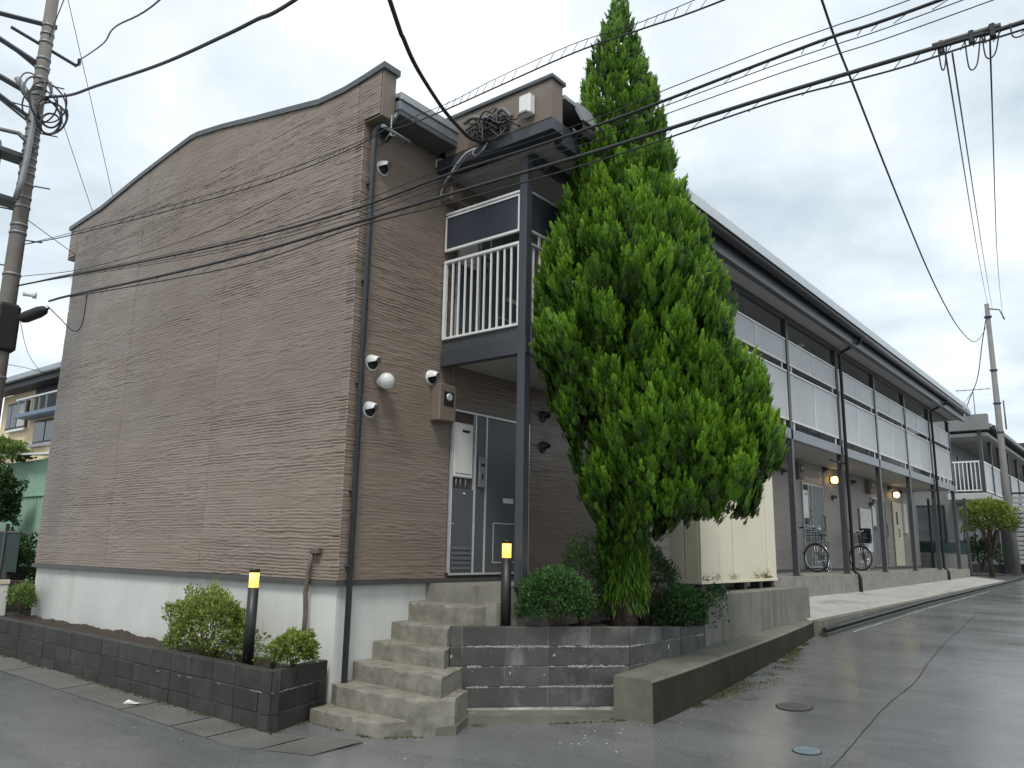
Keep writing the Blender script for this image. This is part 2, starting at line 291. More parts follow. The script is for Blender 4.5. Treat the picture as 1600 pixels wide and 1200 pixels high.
class MB:
    def __init__(s): s.v = []; s.f = []; s.sm = []
    def add(s, vs, fs, smooth=False):
        o = len(s.v); s.v += [tuple(q) for q in vs]; s.f += [tuple(i+o for i in q) for q in fs]; s.sm += [smooth]*len(fs); return s
    def box(s, x0, x1, y0, y1, z0, z1, rot=0, c=None, bev=0.0):
        if x1 < x0: x0, x1 = x1, x0
        if y1 < y0: y0, y1 = y1, y0
        if z1 < z0: z0, z1 = z1, z0
        b = min(bev, (x1-x0)/3, (y1-y0)/3, (z1-z0)/3)
        if b <= 0:
            vs = [(x0, y0, z0), (x1, y0, z0), (x1, y1, z0), (x0, y1, z0), (x0, y0, z1), (x1, y0, z1), (x1, y1, z1), (x0, y1, z1)]
            fs = [(0, 3, 2, 1), (4, 5, 6, 7), (0, 1, 5, 4), (1, 2, 6, 5), (2, 3, 7, 6), (3, 0, 4, 7)]
        else:
            vs = []; idx = {}
            for ix in (0, 1):
                for iy in (0, 1):
                    for iz in (0, 1):
                        X = (x0, x1)[ix]; Y = (y0, y1)[iy]; Z = (z0, z1)[iz]; sx = (1, -1)[ix]*b; sy = (1, -1)[iy]*b; sz = (1, -1)[iz]*b
                        for a, q in (('x', (X, Y+sy, Z+sz)), ('y', (X+sx, Y, Z+sz)), ('z', (X+sx, Y+sy, Z))):
                            idx[(ix, iy, iz, a)] = len(vs); vs.append(q)
            g = lambda ix, iy, iz, a: idx[(ix, iy, iz, a)]
            fs = []
            fs += [(g(0,0,0,'x'), g(0,0,1,'x'), g(0,1,1,'x'), g(0,1,0,'x')), (g(1,0,0,'x'), g(1,1,0,'x'), g(1,1,1,'x'), g(1,0,1,'x'))]
            fs += [(g(0,0,0,'y'), g(1,0,0,'y'), g(1,0,1,'y'), g(0,0,1,'y')), (g(0,1,0,'y'), g(0,1,1,'y'), g(1,1,1,'y'), g(1,1,0,'y'))]
            fs += [(g(0,0,0,'z'), g(0,1,0,'z'), g(1,1,0,'z'), g(1,0,0,'z')), (g(0,0,1,'z'), g(1,0,1,'z'), g(1,1,1,'z'), g(0,1,1,'z'))]
            for iz in (0, 1):
                for iy in (0, 1): fs.append((g(0,iy,iz,'y'), g(1,iy,iz,'y'), g(1,iy,iz,'z'), g(0,iy,iz,'z')))
                for ix in (0, 1): fs.append((g(ix,0,iz,'x'), g(ix,1,iz,'x'), g(ix,1,iz,'z'), g(ix,0,iz,'z')))
            for ix in (0, 1):
                for iy in (0, 1): fs.append((g(ix,iy,0,'x'), g(ix,iy,1,'x'), g(ix,iy,1,'y'), g(ix,iy,0,'y')))
                for iy in (0, 1):
                    for iz in (0, 1): fs.append((g(ix,iy,iz,'x'), g(ix,iy,iz,'y'), g(ix,iy,iz,'z')))
        if rot:
            cx, cy = c if c else ((x0+x1)/2, (y0+y1)/2); cr, sr = math.cos(rot), math.sin(rot)
            vs = [(cx+(x-cx)*cr-(y-cy)*sr, cy+(x-cx)*sr+(y-cy)*cr, z) for x, y, z in vs]
        return s.add(vs, fs)
    def prism(s, poly, z0, z1):
        n = len(poly); z0 = z0 if hasattr(z0, '__len__') else [z0]*n; z1 = z1 if hasattr(z1, '__len__') else [z1]*n
        vs = [(x, y, a) for (x, y), a in zip(poly, z0)] + [(x, y, a) for (x, y), a in zip(poly, z1)]
        fs = [tuple(range(n))[::-1], tuple(range(n, 2*n))] + [(i, (i+1) % n, (i+1) % n+n, i+n) for i in range(n)]
        return s.add(vs, fs)
    def tube(s, pts, r, n=8, caps=True, smooth=True):
        pts = [Vector(q) for q in pts]; rs = r if hasattr(r, '__len__') else [r]*len(pts)
        vs = []; prev = None
        for i, q in enumerate(pts):
            d = (pts[min(i+1, len(pts)-1)] - pts[max(i-1, 0)])
            if d.length < 1e-9: d = Vector((0, 0, 1))
            d.normalize()
            a = prev - d*prev.dot(d) if prev is not None else (Vector((0, 0, 1)) if abs(d.z) < 0.9 else Vector((1, 0, 0))).cross(d)
            if a.length < 1e-6: a = d.orthogonal()
            a.normalize(); prev = a; b = d.cross(a)
            for k in range(n):
                t = 2*math.pi*k/n; vs.append(q + a*(rs[i]*math.cos(t)) + b*(rs[i]*math.sin(t)))
        fs = [(i*n+k, i*n+(k+1) % n, (i+1)*n+(k+1) % n, (i+1)*n+k) for i in range(len(pts)-1) for k in range(n)]
        s.add(vs, fs, smooth)
        if caps:
            o = len(s.v) - len(vs); m = len(pts)-1
            s.f += [tuple(o+k for k in range(n))[::-1], tuple(o+m*n+k for k in range(n))]; s.sm += [False, False]
        return s
    def ring(s, c, nrm, R_, r, n=28, k=6):
        nrm = Vector(nrm).normalized(); a = nrm.orthogonal().normalized(); b = nrm.cross(a); c = Vector(c)
        vs = []
        for i in range(n):
            t = 2*math.pi*i/n; d = a*math.cos(t)+b*math.sin(t)
            for j in range(k):
                u = 2*math.pi*j/k; vs.append(c + d*(R_+r*math.cos(u)) + nrm*(r*math.sin(u)))
        fs = [(i*k+j, ((i+1) % n)*k+j, ((i+1) % n)*k+(j+1) % k, i*k+(j+1) % k) for i in range(n) for j in range(k)]
        return s.add(vs, fs, True)
    def lathe(s, c, axis, prof, n=20):
        axis = Vector(axis).normalized(); a = axis.orthogonal().normalized(); b = axis.cross(a); c = Vector(c)
        vs = [c + axis*h + (a*math.cos(2*math.pi*k/n)+b*math.sin(2*math.pi*k/n))*rr for h, rr in prof for k in range(n)]
        fs = [(i*n+k, i*n+(k+1) % n, (i+1)*n+(k+1) % n, (i+1)*n+k) for i in range(len(prof)-1) for k in range(n)]
        s.add(vs, fs, True)
        o = len(s.v)-len(vs); m = len(prof)-1
        s.f += [tuple(o+k for k in range(n))[::-1], tuple(o+m*n+k for k in range(n))]; s.sm += [False, False]
        return s
    def disc(s, c, r, n=28, z=0, tilt=None):
        vs = [(c[0]+r*math.cos(2*math.pi*k/n), c[1]+r*math.sin(2*math.pi*k/n), 0) for k in range(n)]
        vs = [(x, y, z(x, y) if callable(z) else z) for x, y, _ in vs]
        return s.add(vs, [tuple(range(n))])
    def mesh(s, name, mat):
        me = bpy.data.meshes.new(name); me.from_pydata([tuple(q) for q in s.v], [], s.f)
        me.polygons.foreach_set('use_smooth', s.sm); me.materials.append(mat); me.update(); return me
    def build(s, name, mat, parent=None, local=False):
        return place(bpy.data.objects.new(name, s.mesh(name, mat)), parent, local)

def spline(pts, per=8):
    P = [Vector(q) for q in pts]; P = [P[0]*2-P[1]] + P + [P[-1]*2-P[-2]]; o = []
    for i in range(1, len(P)-2):
        a, b, c, d = P[i-1:i+3]
        for k in range(per):
            t = k/per; o.append(0.5*((2*b)+(c-a)*t+(2*a-5*b+4*c-d)*t*t+(3*b-a-3*c+d)*t**3))
    o.append(P[-2]); return o

def vnoise(x, y, seed=0):
    x = np.asarray(x, float); y = np.asarray(y, float)
    xi = np.floor(x).astype(np.int64); yi = np.floor(y).astype(np.int64); xf = x-xi; yf = y-yi
    def h(a, b):
        k = (a*374761393 + b*668265263 + seed*1442695041) & 0xFFFFFFFF
        k = ((k ^ (k >> 13))*1274126177) & 0xFFFFFFFF
        return ((k ^ (k >> 16)) & 0xFFFF)/65535.0
    u = xf*xf*(3-2*xf); w = yf*yf*(3-2*yf)
    return (h(xi, yi)*(1-u)+h(xi+1, yi)*u)*(1-w) + (h(xi, yi+1)*(1-u)+h(xi+1, yi+1)*u)*w

# ------------------------------------------------------------------ ground
GX = [-400, 0, 4.8, 6, 7.4, 10, 13.5, 20, 33, 40, 60, 900]; GZ = [-1.78, -1.76, -1.715, -1.71, -1.69, -1.475, -1.25, -1.085, -0.87, -0.62, -0.55, -0.55]
def gz(x, y):
    x = np.asarray(x, float); y = np.asarray(y, float)
    b = (np.interp(x-0.5, GX, GZ) + np.interp(x, GX, GZ) + np.interp(x+0.5, GX, GZ))/3
    return b + np.clip(y-6.6, 0, 40)*0.021*np.clip((9-x)/3, 0, 1)
gx = np.unique(np.concatenate([np.linspace(-600, -20, 12), np.linspace(-20, 45, 131), np.linspace(45, 900, 14)]))
gy = np.unique(np.concatenate([np.linspace(-600, -20, 12), np.linspace(-20, 40, 61), np.linspace(40, 900, 14)]))
XX, YY = np.meshgrid(gx, gy); ZZ = gz(XX, YY)
nx, ny = len(gx), len(gy); ii = np.arange(nx*ny).reshape(ny, nx)
F = np.stack([ii[:-1, :-1], ii[:-1, 1:], ii[1:, 1:], ii[1:, :-1]], -1).reshape(-1, 4)
tag(place(bpy.data.objects.new('road', np_mesh('road', np.stack([XX, YY, ZZ], -1).reshape(-1, 3), F, M['road'], True)), None), 'wet grey asphalt road sloping up past the apartment building', kind='structure')
G = lambda x, y, d=0.0: float(gz(x, y)) + d

# dimensions read off the building
X0, Y0, Y1, Y2, X1, XE = 5.722, 6.906, 14.566, 5.59, 7.196, 32.3
ZS, ZT = -0.358, 4.985
TOP = [(6.62, 5.56), (6.94, 5.535), (7.3, 5.51), (7.79, 5.525), (8.47, 5.65), (9.22, 5.785), (10.03, 5.94), (10.72, 6.045), (10.92, 6.05), (11.65, 5.96), (12.44, 5.855), (13.72, 5.64), (14.88, 5.545)]
ztop = lambda y: np.interp(y, [q[0] for q in TOP], [q[1] for q in TOP])

# ------------------------------------------------------------------ apartment building
B = thing('apartment_building', (X0, Y0, -1.7), 'long two storey brown apartment block with walkway balconies and stone textured siding', 'building')

def siding_h(u, z, seed=0):
    w = 0.5*(vnoise(u*0.3, z*0.8, seed+1)-.5) + 0.30*(vnoise(u*1.0, z*2.6, seed+2)-.5) + 0.26*(vnoise(u*4.2, z*6, seed+3)-.5) + .24*(vnoise(u*15, z*11, seed+7)-.5)
    s = z*27.0 + w*1.4; k = np.floor(s); f = s-k
    band = np.clip(vnoise(u*.25, z*1.35+.35*vnoise(u*.8, z, 3), seed+8)*2.2-.45, .35, 1)      # rough and smooth courses alternate
    dep = vnoise(u*1.1+k*7.3, k*3.7, seed+4)
    amp = np.clip(vnoise(u*1.5+k*3.1, k*5.9, seed+5)*2.4-0.55, 0, 1)*band
    groove = np.exp(-((np.minimum(f, 1-f))/0.16)**2)*amp
    chip = vnoise(u*11+k*.7, z*38, seed+6)*vnoise(u*2, z*5, seed+10)*1.6; fine = vnoise(u*24, z*75, seed+9)
    return 0.006*dep*band - 0.0105*groove + 0.0062*chip + 0.0034*fine + 0.004*f*amp
def siding_panel(mapf, u0, u1, z0, z1, du, dz, parent, mat, zt=None, seed=0):
    nu = max(2, int((u1-u0)/du)); nz = max(2, int((z1-z0)/dz))
    us = np.concatenate([[u0, u0+.003], np.linspace(u0+.003, u1-.003, nu)[1:-1], [u1-.003, u1]])
    zs = np.concatenate([[z0, z0+.003], np.linspace(z0+.003, z1-.003, nz)[1:-1], [z1-.003, z1]])
    U, Z = np.meshgrid(us, zs); H = siding_h(U, Z, seed)
    H[:, 0] -= 0.004; H[:, -1] -= 0.004
    keep = None
    if zt is not None:
        lim = zt(U)-0.01; cl = Z > lim; Z = np.minimum(Z, lim); keep = ~(cl[:-1, :-1] & cl[:-1, 1:])
        if not keep.any(): return
    V = mapf(U, Z, H).reshape(-1, 3); i = np.arange(U.size).reshape(U.shape)
    F = np.stack([i[:-1, :-1], i[:-1, 1:], i[1:, 1:], i[1:, :-1]], -1)
    F = F[keep] if keep is not None else F.reshape(-1, 4)
    place(bpy.data.objects.new('siding_panel', np_mesh('siding_panel', V, F, mat, True)), parent)

# gable wall with its siding panels (course height 0.455 m)
gw = MB()
poly = [(y, z) for y, z in TOP]
ov = [(Y1, ZS-0.02), (Y0, ZS-0.02), (Y0, ZT-0.02), (6.62, ZT-0.02)] + [(y, z-.02) for y, z in TOP] + [(14.85, ZT-0.02), (Y1, ZT-0.02)]
n_ = len(ov)
gw.add([(X0+.012, y, z) for y, z in ov] + [(X0+.19, y, z) for y, z in ov], [tuple(range(n_)), tuple(range(n_, 2*n_))[::-1]] + [(i, i+n_, (i+1) % n_+n_, (i+1) % n_) for i in range(n_)])
gable = gw.build('gable_wall', M['backing'], B)
gmap = lambda U, Z, H: np.stack([X0-H, U, Z], -1)
rows = [ZS + .455*k for k in range(15)]
cols = [7.03, 9.62, 12.12, Y1-.02]
for a, b in zip(cols[:-1], cols[1:]):
    for z0 in rows:
        siding_panel(gmap, a+.001, b-.001, z0, z0+.455, .034, .0085, gable, M['siding'], ztop, 3)
siding_panel(gmap, 6.63, 7.029, ZT, ZT+.62, .04, .009, gable, M['siding'], ztop, 3)
siding_panel(gmap, Y1-.018, 14.85, ZT, ZT+.62, .04, .012, gable, M['siding'], ztop, 3)
# corner trim, L shaped, following the same relief
def corner(zs0, zs1):
    zs = np.arange(zs0, zs1, .009); H1 = siding_h(np.full_like(zs, 7.0), zs, 3)+.004; H2 = siding_h(np.full_like(zs, 5.8), zs, 9)+.004
    V = []
    for z, a, b in zip(zs, H1, H2):
        V += [(X0+.01, 7.027, z), (X0-a, 7.025, z), (X0-a, Y0-b+.006, z), (X0-a+.006, Y0-b, z), (X0+.105, Y0-b, z), (X0+.107, Y0+.01, z)]
    F = [(i*6+k, i*6+k+1, (i+1)*6+k+1, (i+1)*6+k) for i in range(len(zs)-1) for k in range(5)]
    place(bpy.data.objects.new('corner_trim', np_mesh('corner_trim', V, F, M['siding'], False)), gable)
for z0 in rows[:12]: corner(z0+.002, min(z0+.454, ZT))
# parapet end boxes and metal coping
mb = MB(); mb.box(X0+.002, X0+.20, 6.60, 6.625, ZT-.02, 5.55); mb.box(X0+.002, X0+.2, 6.60, Y0, ZT-.03, ZT-.019); mb.build('parapet_end', M['fascia_brown'], B)
mb = MB(); mb.box(X0+.002, X0+.20, 14.852, 14.872, ZT-.02, 5.53); mb.box(X0+.002, X0+.2, Y1, 14.872, ZT-.03, ZT-.019); mb.build('parapet_end', M['fascia_brown'], B)
mb = MB(); o = []
cop = [(6.565, 5.575)] + TOP[1:-1] + [(14.91, 5.545)]
for y, z in cop:
    for dx, dz in ((-.03, -.025), (-.03, .05), (.235, .05), (.235, -.025)): o.append((X0+dx, y, z+dz))
fs = [(i*4+k, i*4+(k+1) % 4, (i+1)*4+(k+1) % 4, (i+1)*4+k) for i in range(len(cop)-1) for k in range(4)] + [(3, 2, 1, 0), tuple(len(o)-4+k for k in range(4))]
mb.add(o, fs); mb.build('coping', M['coping'], B)
# base flashing and pale foundation
mb = MB(); mb.box(X0-.03, X0+.05, Y0-.02, Y1+.02, ZS-.055, ZS-.004); mb.box(X0+.051, XE, Y0-.03, Y0+.05, ZS-.055, ZS-.004); mb.build('base_flashing', M['flash'], B)
mb = MB(); mb.box(X0+.035, XE-.05, Y0+.04, Y1-.03, -2.2, ZS-.03); mb.build('foundation', M['foundation'], B)
# long front wall with siding panels
mb = MB(); mb.box(X0+.2, XE, Y0+.012, Y0+.16, ZS-.02, 5.3); mb.box(XE-.15, XE, Y0+.17, Y1, ZS-.02, 5.4); mb.box(X0+.2, XE, Y1-.2, Y1, ZS-.02, 5.0)
front = mb.build('front_wall', M['backing'], B)
fmap = lambda U, Z, H: np.stack([U, Y0-H, Z], -1)
UN = [(7.41, 9.02), (13.75, 15.36), (20.2, 21.81), (26.35, 27.96)]      # entrance openings
DH = 2.06
for z0 in rows[:12]:
    z1 = min(z0+.455, 5.05)
    siding_panel(fmap, X0+.112, 7.39, z0, z1, .034, .0085, front, M['siding'], None, 9)
def opening(z0, z1):                       # does the course meet a door opening?
    return (z0 < ZS+DH+.02) or (z1 > 2.5 and z0 < 2.5+DH)
for z0 in rows[:12]:
    z1 = min(z0+.455, 4.95)
    edges = [7.392, 9.04, 11.4, 13.73, 15.38, 17.8, 20.18, 21.83, 24.1, 26.33, 27.98, 30.1, XE]
    for a, b in zip(edges[:-1], edges[1:]):
        isdoor = any(a < (q[0]+q[1])/2 < b for q in UN)
        if isdoor and opening(z0, z1):
            lo, hi = z0, z1
            if z0 < ZS+DH+.02 < z1: lo = ZS+DH+.02
            elif z0 < 2.5+DH+.02 < z1: lo = 2.5+DH+.02
            elif z0 < 2.5 < z1 and z0 >= ZS+DH: hi = 2.5
            else: continue
            if hi-lo > .04: siding_panel(fmap, a, b, lo, hi, .1, .015, front, M['siding'], None, 9)
            continue
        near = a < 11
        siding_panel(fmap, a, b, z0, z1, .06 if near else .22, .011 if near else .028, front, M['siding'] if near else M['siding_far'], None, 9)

# entrances: frame with heater niche, meter panel, door leaf
def entrance(x, z0, heater=True, flip=False):
    m = MB(); w = 1.61; h = DH; t = .022; y = Y0-.012
    xm = x+.44; xn = x+.66
    for a in (x, xm, xn, x+w-t): m.box(a, a+t, y-.02, y+.06, z0, z0+h)
    m.box(x, x+w, y-.021, y+.06, z0+h-t, z0+h+.003); m.box(x, x+w, y-.03, y+.06, z0-.003, z0+t)
    fr = m.build('entrance', M['alu'], B)
    zc = z0+h*.5
    m = MB(); m.box(x+t, xm, y+.03, y+.05, z0+t, z0+h-t); m.build('niche_back', M['blackmatte'], fr)
    if heater:
        m = MB(); m.box(x+.05, xm-.03, y-.012, y+.028, z0+1.2, z0+1.9, bev=.012)
        hb = m.build('water_heater', M['doorwhite'], fr)
        MB().box(x+.19, x+.33, y-.0135, y-.0105, z0+1.78, z0+1.815).build('exhaust_slot', M['blackmatte'], hb)
        MB().box(x+.08, x+.38, y-.0135, y-.0105, z0+1.245, z0+1.257).build('cover_seam', M['galv'], hb)
        for q in (.12, .2, .3): MB().tube([(x+q, y+.012, z0+1.06), (x+q, y+.012, z0+1.2)], .012, 6).build('water_pipe', M['galv'], hb)
        m = MB(); m.box(x+t+.002, xm-.002, y-.006, y+.02, z0+t+.001, z0+1.06, bev=.004); pn = m.build('niche_cover', M['door'], fr)
    else:
        m = MB(); m.box(x+t+.002, xm-.002, y-.006, y+.02, z0+t+.001, z0+h-t-.002, bev=.004); pn = m.build('niche_cover', M['door'], fr)
    for k in range(5): MB().add([(x+.045, y-.007, z0+.06+k*.06), (xm-.02, y-.007, z0+.06+k*.06), (xm-.02, y-.017, z0+.06+k*.06+.004), (x+.045, y-.017, z0+.06+k*.06+.004), (x+.045, y-.007, z0+.105+k*.06), (xm-.02, y-.007, z0+.105+k*.06)], [(0, 1, 2, 3), (3, 2, 5, 4), (0, 3, 4), (1, 5, 2)]).build('louver_slat', M['door'], pn)
    MB().lathe((x+.26, y-.006, z0+1.0), (0, -1, 0), [(0, .016), (.008, .016), (.012, .01)], 12).build('lock', M['chrome'], pn)
    MB().lathe((x+.06, y-.006, z0+.62), (0, -1, 0), [(0, .010), (.006, .010), (.009, .006)], 12).build('lock', M['chrome'], pn)
    m = MB(); m.box(xm+t+.001, xn-.001, y-.004, y+.02, z0+t+.001, z0+h-t-.002); m.build('side_panel', M['door'], fr)
    m = MB(); m.box(xm+.075, xm+.205, y-.035, y-.005, z0+1.10, z0+1.50, bev=.006); ic = m.build('intercom', M['galv'], fr)
    MB().box(xm+.11, xm+.175, y-.038, y-.034, z0+1.37, z0+1.41).build('camera_window', M['blackmatte'], ic)
    MB().box(xm+.125, xm+.155, y-.038, y-.034, z0+1.2, z0+1.28).build('speaker_slot', M['blackmatte'], ic)
    m = MB(); m.box(xn+t+.003, x+w-t-.003, y-.01, y+.025, z0+t+.004, z0+h-t-.004, bev=.004); lf = m.build('door_leaf', M['door'], fr)
    a, b, c, d = x+.84, x+1.36, z0+.14, z0+.66
    m = MB(); m.box(a, b, y-.016, y-.009, d-.014, d); m.box(a, b, y-.016, y-.009, c, c+.014); m.box(a, a+.014, y-.016, y-.009, c+.014, d-.014); m.box(b-.014, b, y-.016, y-.009, c+.014, d-.014); m.build('hatch_frame', M['alu'], lf)
    m = MB(); m.box(x+1.04, x+1.26, y-.015, y-.009, z0+.925, z0+.99, bev=.002); m.build('name_plate', M['paper'], lf)
    m = MB(); m.tube([(x+w-.13, y-.01, z0+.92), (x+w-.13, y-.06, z0+.92), (x+w-.13, y-.06, z0+1.3), (x+w-.13, y-.01, z0+1.3)], .011, 8); m.build('handle', M['galv_dark'], lf)
    MB().lathe((x+w-.13, y-.01, z0+1.02), (0, -1, 0), [(0, .022), (.012, .022), (.016, .014)], 14).build('lock', M['chrome'], lf)
    return fr
for a, b in UN:
    entrance(a, ZS+.035)
    entrance(a, 2.5)
# cream door further along the walkway
m = MB(); m.box(28.75, 29.85, Y0-.05, Y0-.02, ZS+.03, ZS+2.1, bev=.006); cd = m.build('entrance', M['cream'], B)
MB().box(29.1, 29.28, Y0-.056, Y0-.049, 1.0, 1.42).build('door_window', M['glass'], cd)
MB().tube([(29.2, Y0-.05, .62), (29.2, Y0-.10, .62), (29.2, Y0-.10, .86), (29.2, Y0-.05, .86)], .014, 6).build('handle', M['black'], cd)
m = MB(); m.box(29.95, 30.3, Y0-.12, Y0-.02, .75, 1.75, bev=.01); m.build('water_heater', M['doorwhite'], B)
m = MB(); m.box(24.95, 26.1, Y0-.06, Y0-.03, .1, 1.35, bev=.005); nb = m.build('notice_board', M['alu_white'], B)
MB().box(25.02, 26.03, Y0-.067, Y0-.061, .2, 1.28).build('notice_sheet', M['paper'], nb)
# meter boxes, vents, lamps on the front wall
def meter_box(x, z, w=.3, h=.46, d=.16):
    m = MB(); m.box(x-w/2, x+w/2, Y0-d, Y0-.003, z-h/2, z+h/2, bev=.012); o = m.build('meter_box', M['fascia_brown'], B)
    m = MB(); m.box(x-w/2+.07, x+w/2-.05, Y0-d-.006, Y0-d+.002, z-.04, z+.14, bev=.01); wdw = m.build('meter_window', M['black'], o)
    MB().lathe((x+.01, Y0-d-.006, z+.07), (0, -1, 0), [(0, .05), (.012, .05), (.02, .038)], 16).build('meter_dial', M['alu'], wdw)
meter_box(7.17, 1.76)
meter_box(19.85, 2.0, .34, .4); meter_box(26.0, 2.02, .34, .4)
m = MB(); m.box(7.06, 7.30, Y0-.2, Y0-.003, 4.42, 4.62, bev=.015); m.build('junction_box', M['fascia_brown'], B)
def hood_vent(x, z, r=.085, dark=False):
    bm = MB(); bm.lathe((x, Y0-.002, z), (0, -1, 0), [(0, r*1.12), (.012, r*1.12), (.02, r)], 20)
    n, k = 16, 6; vs = []; fs = []
    for i in range(n+1):
        t = math.pi*i/n*1.12 - math.pi*.06
        for j in range(k+1):
            s = j/k; rr = r*(1-.55*s*s); vs.append((x+rr*math.cos(t), Y0-.02-.11*s, z+rr*math.sin(t)+.01*s))
    for i in range(n):
        for j in range(k): fs.append((i*(k+1)+j, i*(k+1)+j+1, (i+1)*(k+1)+j+1, (i+1)*(k+1)+j))
    bm.add(vs, fs, True)
    o = bm.build('vent_hood', M['galv_dark'] if dark else M['alu_white'], B)
    MB().lathe((x, Y0-.021, z), (0, -1, 0), [(0, r*.93), (.004, r*.93)], 20).build('vent_grille', M['blackmatte'], o)
for x, z in ((6.04, 4.49), (6.03, 2.07), (6.03, 1.525), (7.01, 2.07)): hood_vent(x, z)
for x, z in ((6.04, 4.92), (9.35, 1.9), (9.35, 1.45), (22.6, 1.5), (24.5, 2.05), (26.2, 1.5), (28.5, 2.15), (29.9, 2.1), (18.9, 1.9), (21.98, 2.2)): hood_vent(x, z, .08, True)
hood_vent(7.03, 4.93, .08)
m = MB(); m.lathe((6.172, Y0-.003, 1.87), (0, -1, 0), [(0, .06), (.03, .06), (.04, .055)], 16); gl = m.build('globe_lamp', M['alu_white'], B)
MB().lathe((6.172, Y0-.03, 1.87), (0, -1, 0), [(0, .03)] + [(.09-.09*math.cos(a), .095*math.sin(a)) for a in np.linspace(.35, 3.13, 12)], 24).build('globe', M['globe'], gl)
for x, z in ((22.54, 1.98), (29.07, 1.98)):
    m = MB(); m.lathe((x, Y0-.003, z), (0, -1, 0), [(0, .11), (.03, .11), (.04, .09)], 18); wl = m.build('wall_lamp', M['galv_dark'], B)
    MB().lathe((x, Y0-.04, z), (0, -1, 0), [(0, .085)] + [(.09-.09*math.cos(a), .10*math.sin(a)) for a in np.linspace(.9, 3.12, 10)], 20).build('lamp_globe', M['glow_wall'], wl)
# upper walkway: slab, beams, soffit
ZF, ZFT = 2.229, 2.44
m = MB(); m.box(X1+.06, XE, Y2+.06, Y0-.035, ZF+.06, 2.47); m.build('walkway_slab', M['soffit'], B)
m = MB(); m.box(X1-.05, X1+.055, Y2-.06, Y0-.02, ZF, ZFT, bev=.008); m.build('end_beam', M['navy'], B)
m = MB(); m.box(X1+.06, XE, Y2-.055, Y2+.055, ZF, ZFT, bev=.008); m.build('front_beam', M['roofedge'], B)
m = MB(); m.box(X1-.02, X1+.03, Y2-.0, Y0-.04, ZFT+.002, 2.575); m.build('edge_plate', M['steel'], B)
# walkway ceiling and roof
m = MB(); m.box(X1+.05, XE, 5.22, Y0-.02, 4.80, 4.84); m.build('ceiling_board', M['soffit'], B)
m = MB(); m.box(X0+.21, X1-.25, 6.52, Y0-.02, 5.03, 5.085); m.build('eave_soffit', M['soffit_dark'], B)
rf = MB()
def roof_strip(xa, xb, pts, th=.05):
    o = []
    for y, z in pts: o += [(xa, y, z), (xb, y, z), (xa, y, z-th), (xb, y, z-th)]
    k = len(pts); fs = []
    for i in range(k-1):
        a = i*4; b = a+4; fs += [(a, a+1, b+1, b), (a+2, b+2, b+3, a+3), (a, b, b+2, a+2), (a+1, a+3, b+3, b+1)]
    fs += [(0, 2, 3, 1), (k*4-4, k*4-3, k*4-1, k*4-2)]; rf.add(o, fs)
roof_strip(X0+.2, X1-.03, [(6.54, 5.31), (10.9, 5.95), (14.7, 5.35)])
roof_strip(X1-.028, XE+.25, [(5.0, 5.33), (6.47, 5.43), (10.9, 5.96), (14.7, 5.36)])
roof = rf.build('roof', M['roofmetal'], B)
# standing seams that show at the eave
for k in range(24):
    x = X1+.6+k*1.05
    if x < XE: MB().add([(x-.015, 4.99, 5.32), (x+.015, 4.99, 5.32), (x+.015, 6.47, 5.42), (x-.015, 6.47, 5.42), (x-.015, 4.99, 5.365), (x+.015, 4.99, 5.365), (x+.015, 6.47, 5.465), (x-.015, 6.47, 5.465)], [(0, 1, 5, 4), (1, 2, 6, 5), (2, 3, 7, 6), (3, 0, 4, 7), (4, 5, 6, 7)]).build('roof_seam', M['roofmetal'], roof)
m = MB(); m.box(X0+.2, X1-.05, 6.50, 6.54, 5.22, 5.32, bev=.008); m.build('eave_fascia', M['roofmetal'], B)
m = MB(); m.box(X0+.2, X1-.05, 6.515, 6.60, 5.09, 5.215, bev=.01); m.build('eave_fascia', M['roofedge'], B)
m = MB(); m.add([(X1+.2, 4.885, 5.07), (XE+.2, 4.885, 5.07), (XE+.2, 4.985, 5.345), (X1+.2, 4.985, 5.345), (X1+.2, 4.92, 5.07), (XE+.2, 4.92, 5.07), (XE+.2, 5.02, 5.27), (X1+.2, 5.02, 5.27)], [(0, 1, 2, 3), (4, 7, 6, 5), (0, 4, 5, 1), (3, 2, 6, 7), (0, 3, 7, 4), (1, 5, 6, 2)]); m.build('eave_fascia', M['roofmetal'], B)
def gutter(xa, xb, y, z, r=.062):
    m = MB(); k = 10; o = []
    for x in (xa, xb):
        for j in range(k+1):
            t = math.pi + math.pi*j/k; o.append((x, y+r*math.cos(t), z+r*1.25*math.sin(t)))
        for j in range(k, -1, -1):
            t = math.pi + math.pi*j/k; o.append((x, y+(r-.006)*math.cos(t), z+(r-.006)*1.25*math.sin(t)))
    q = 2*(k+1); m.add(o, [(j, (j+1) % q, q+(j+1) % q, q+j) for j in range(q)] + [tuple(range(q))[::-1], tuple(range(q, 2*q))], True)
    return m.build('gutter', M['gutter'], B)
gutter(X1+.22, XE+.22, 4.985, 5.04, .08)
m = MB(); m.box(X1+.06, XE+.02, 5.09, 5.21, 4.74, 5.02, bev=.006); m.build('eave_beam', M['navy'], B)
m = MB(); m.box(X1+.06, XE, Y2-.05, Y2+.05, 4.68, 4.795, bev=.006); m.build('eave_beam', M['navy'], B)
# end fascia above the walkway end
m = MB(); m.box(6.94, 7.16, 5.03, 6.72, 4.95, 5.44); fb = m.build('end_fascia', M['fascia_brown'], B)
m = MB(); m.box(6.91, 7.2, 5.0, 6.74, 5.442, 5.50, bev=.01); m.build('coping', M['coping'], fb)
m = MB(); m.box(6.945, 7.155, 5.02, Y0-.03, 4.80, 4.948, bev=.005); m.build('fascia_soffit', M['navy'], fb)
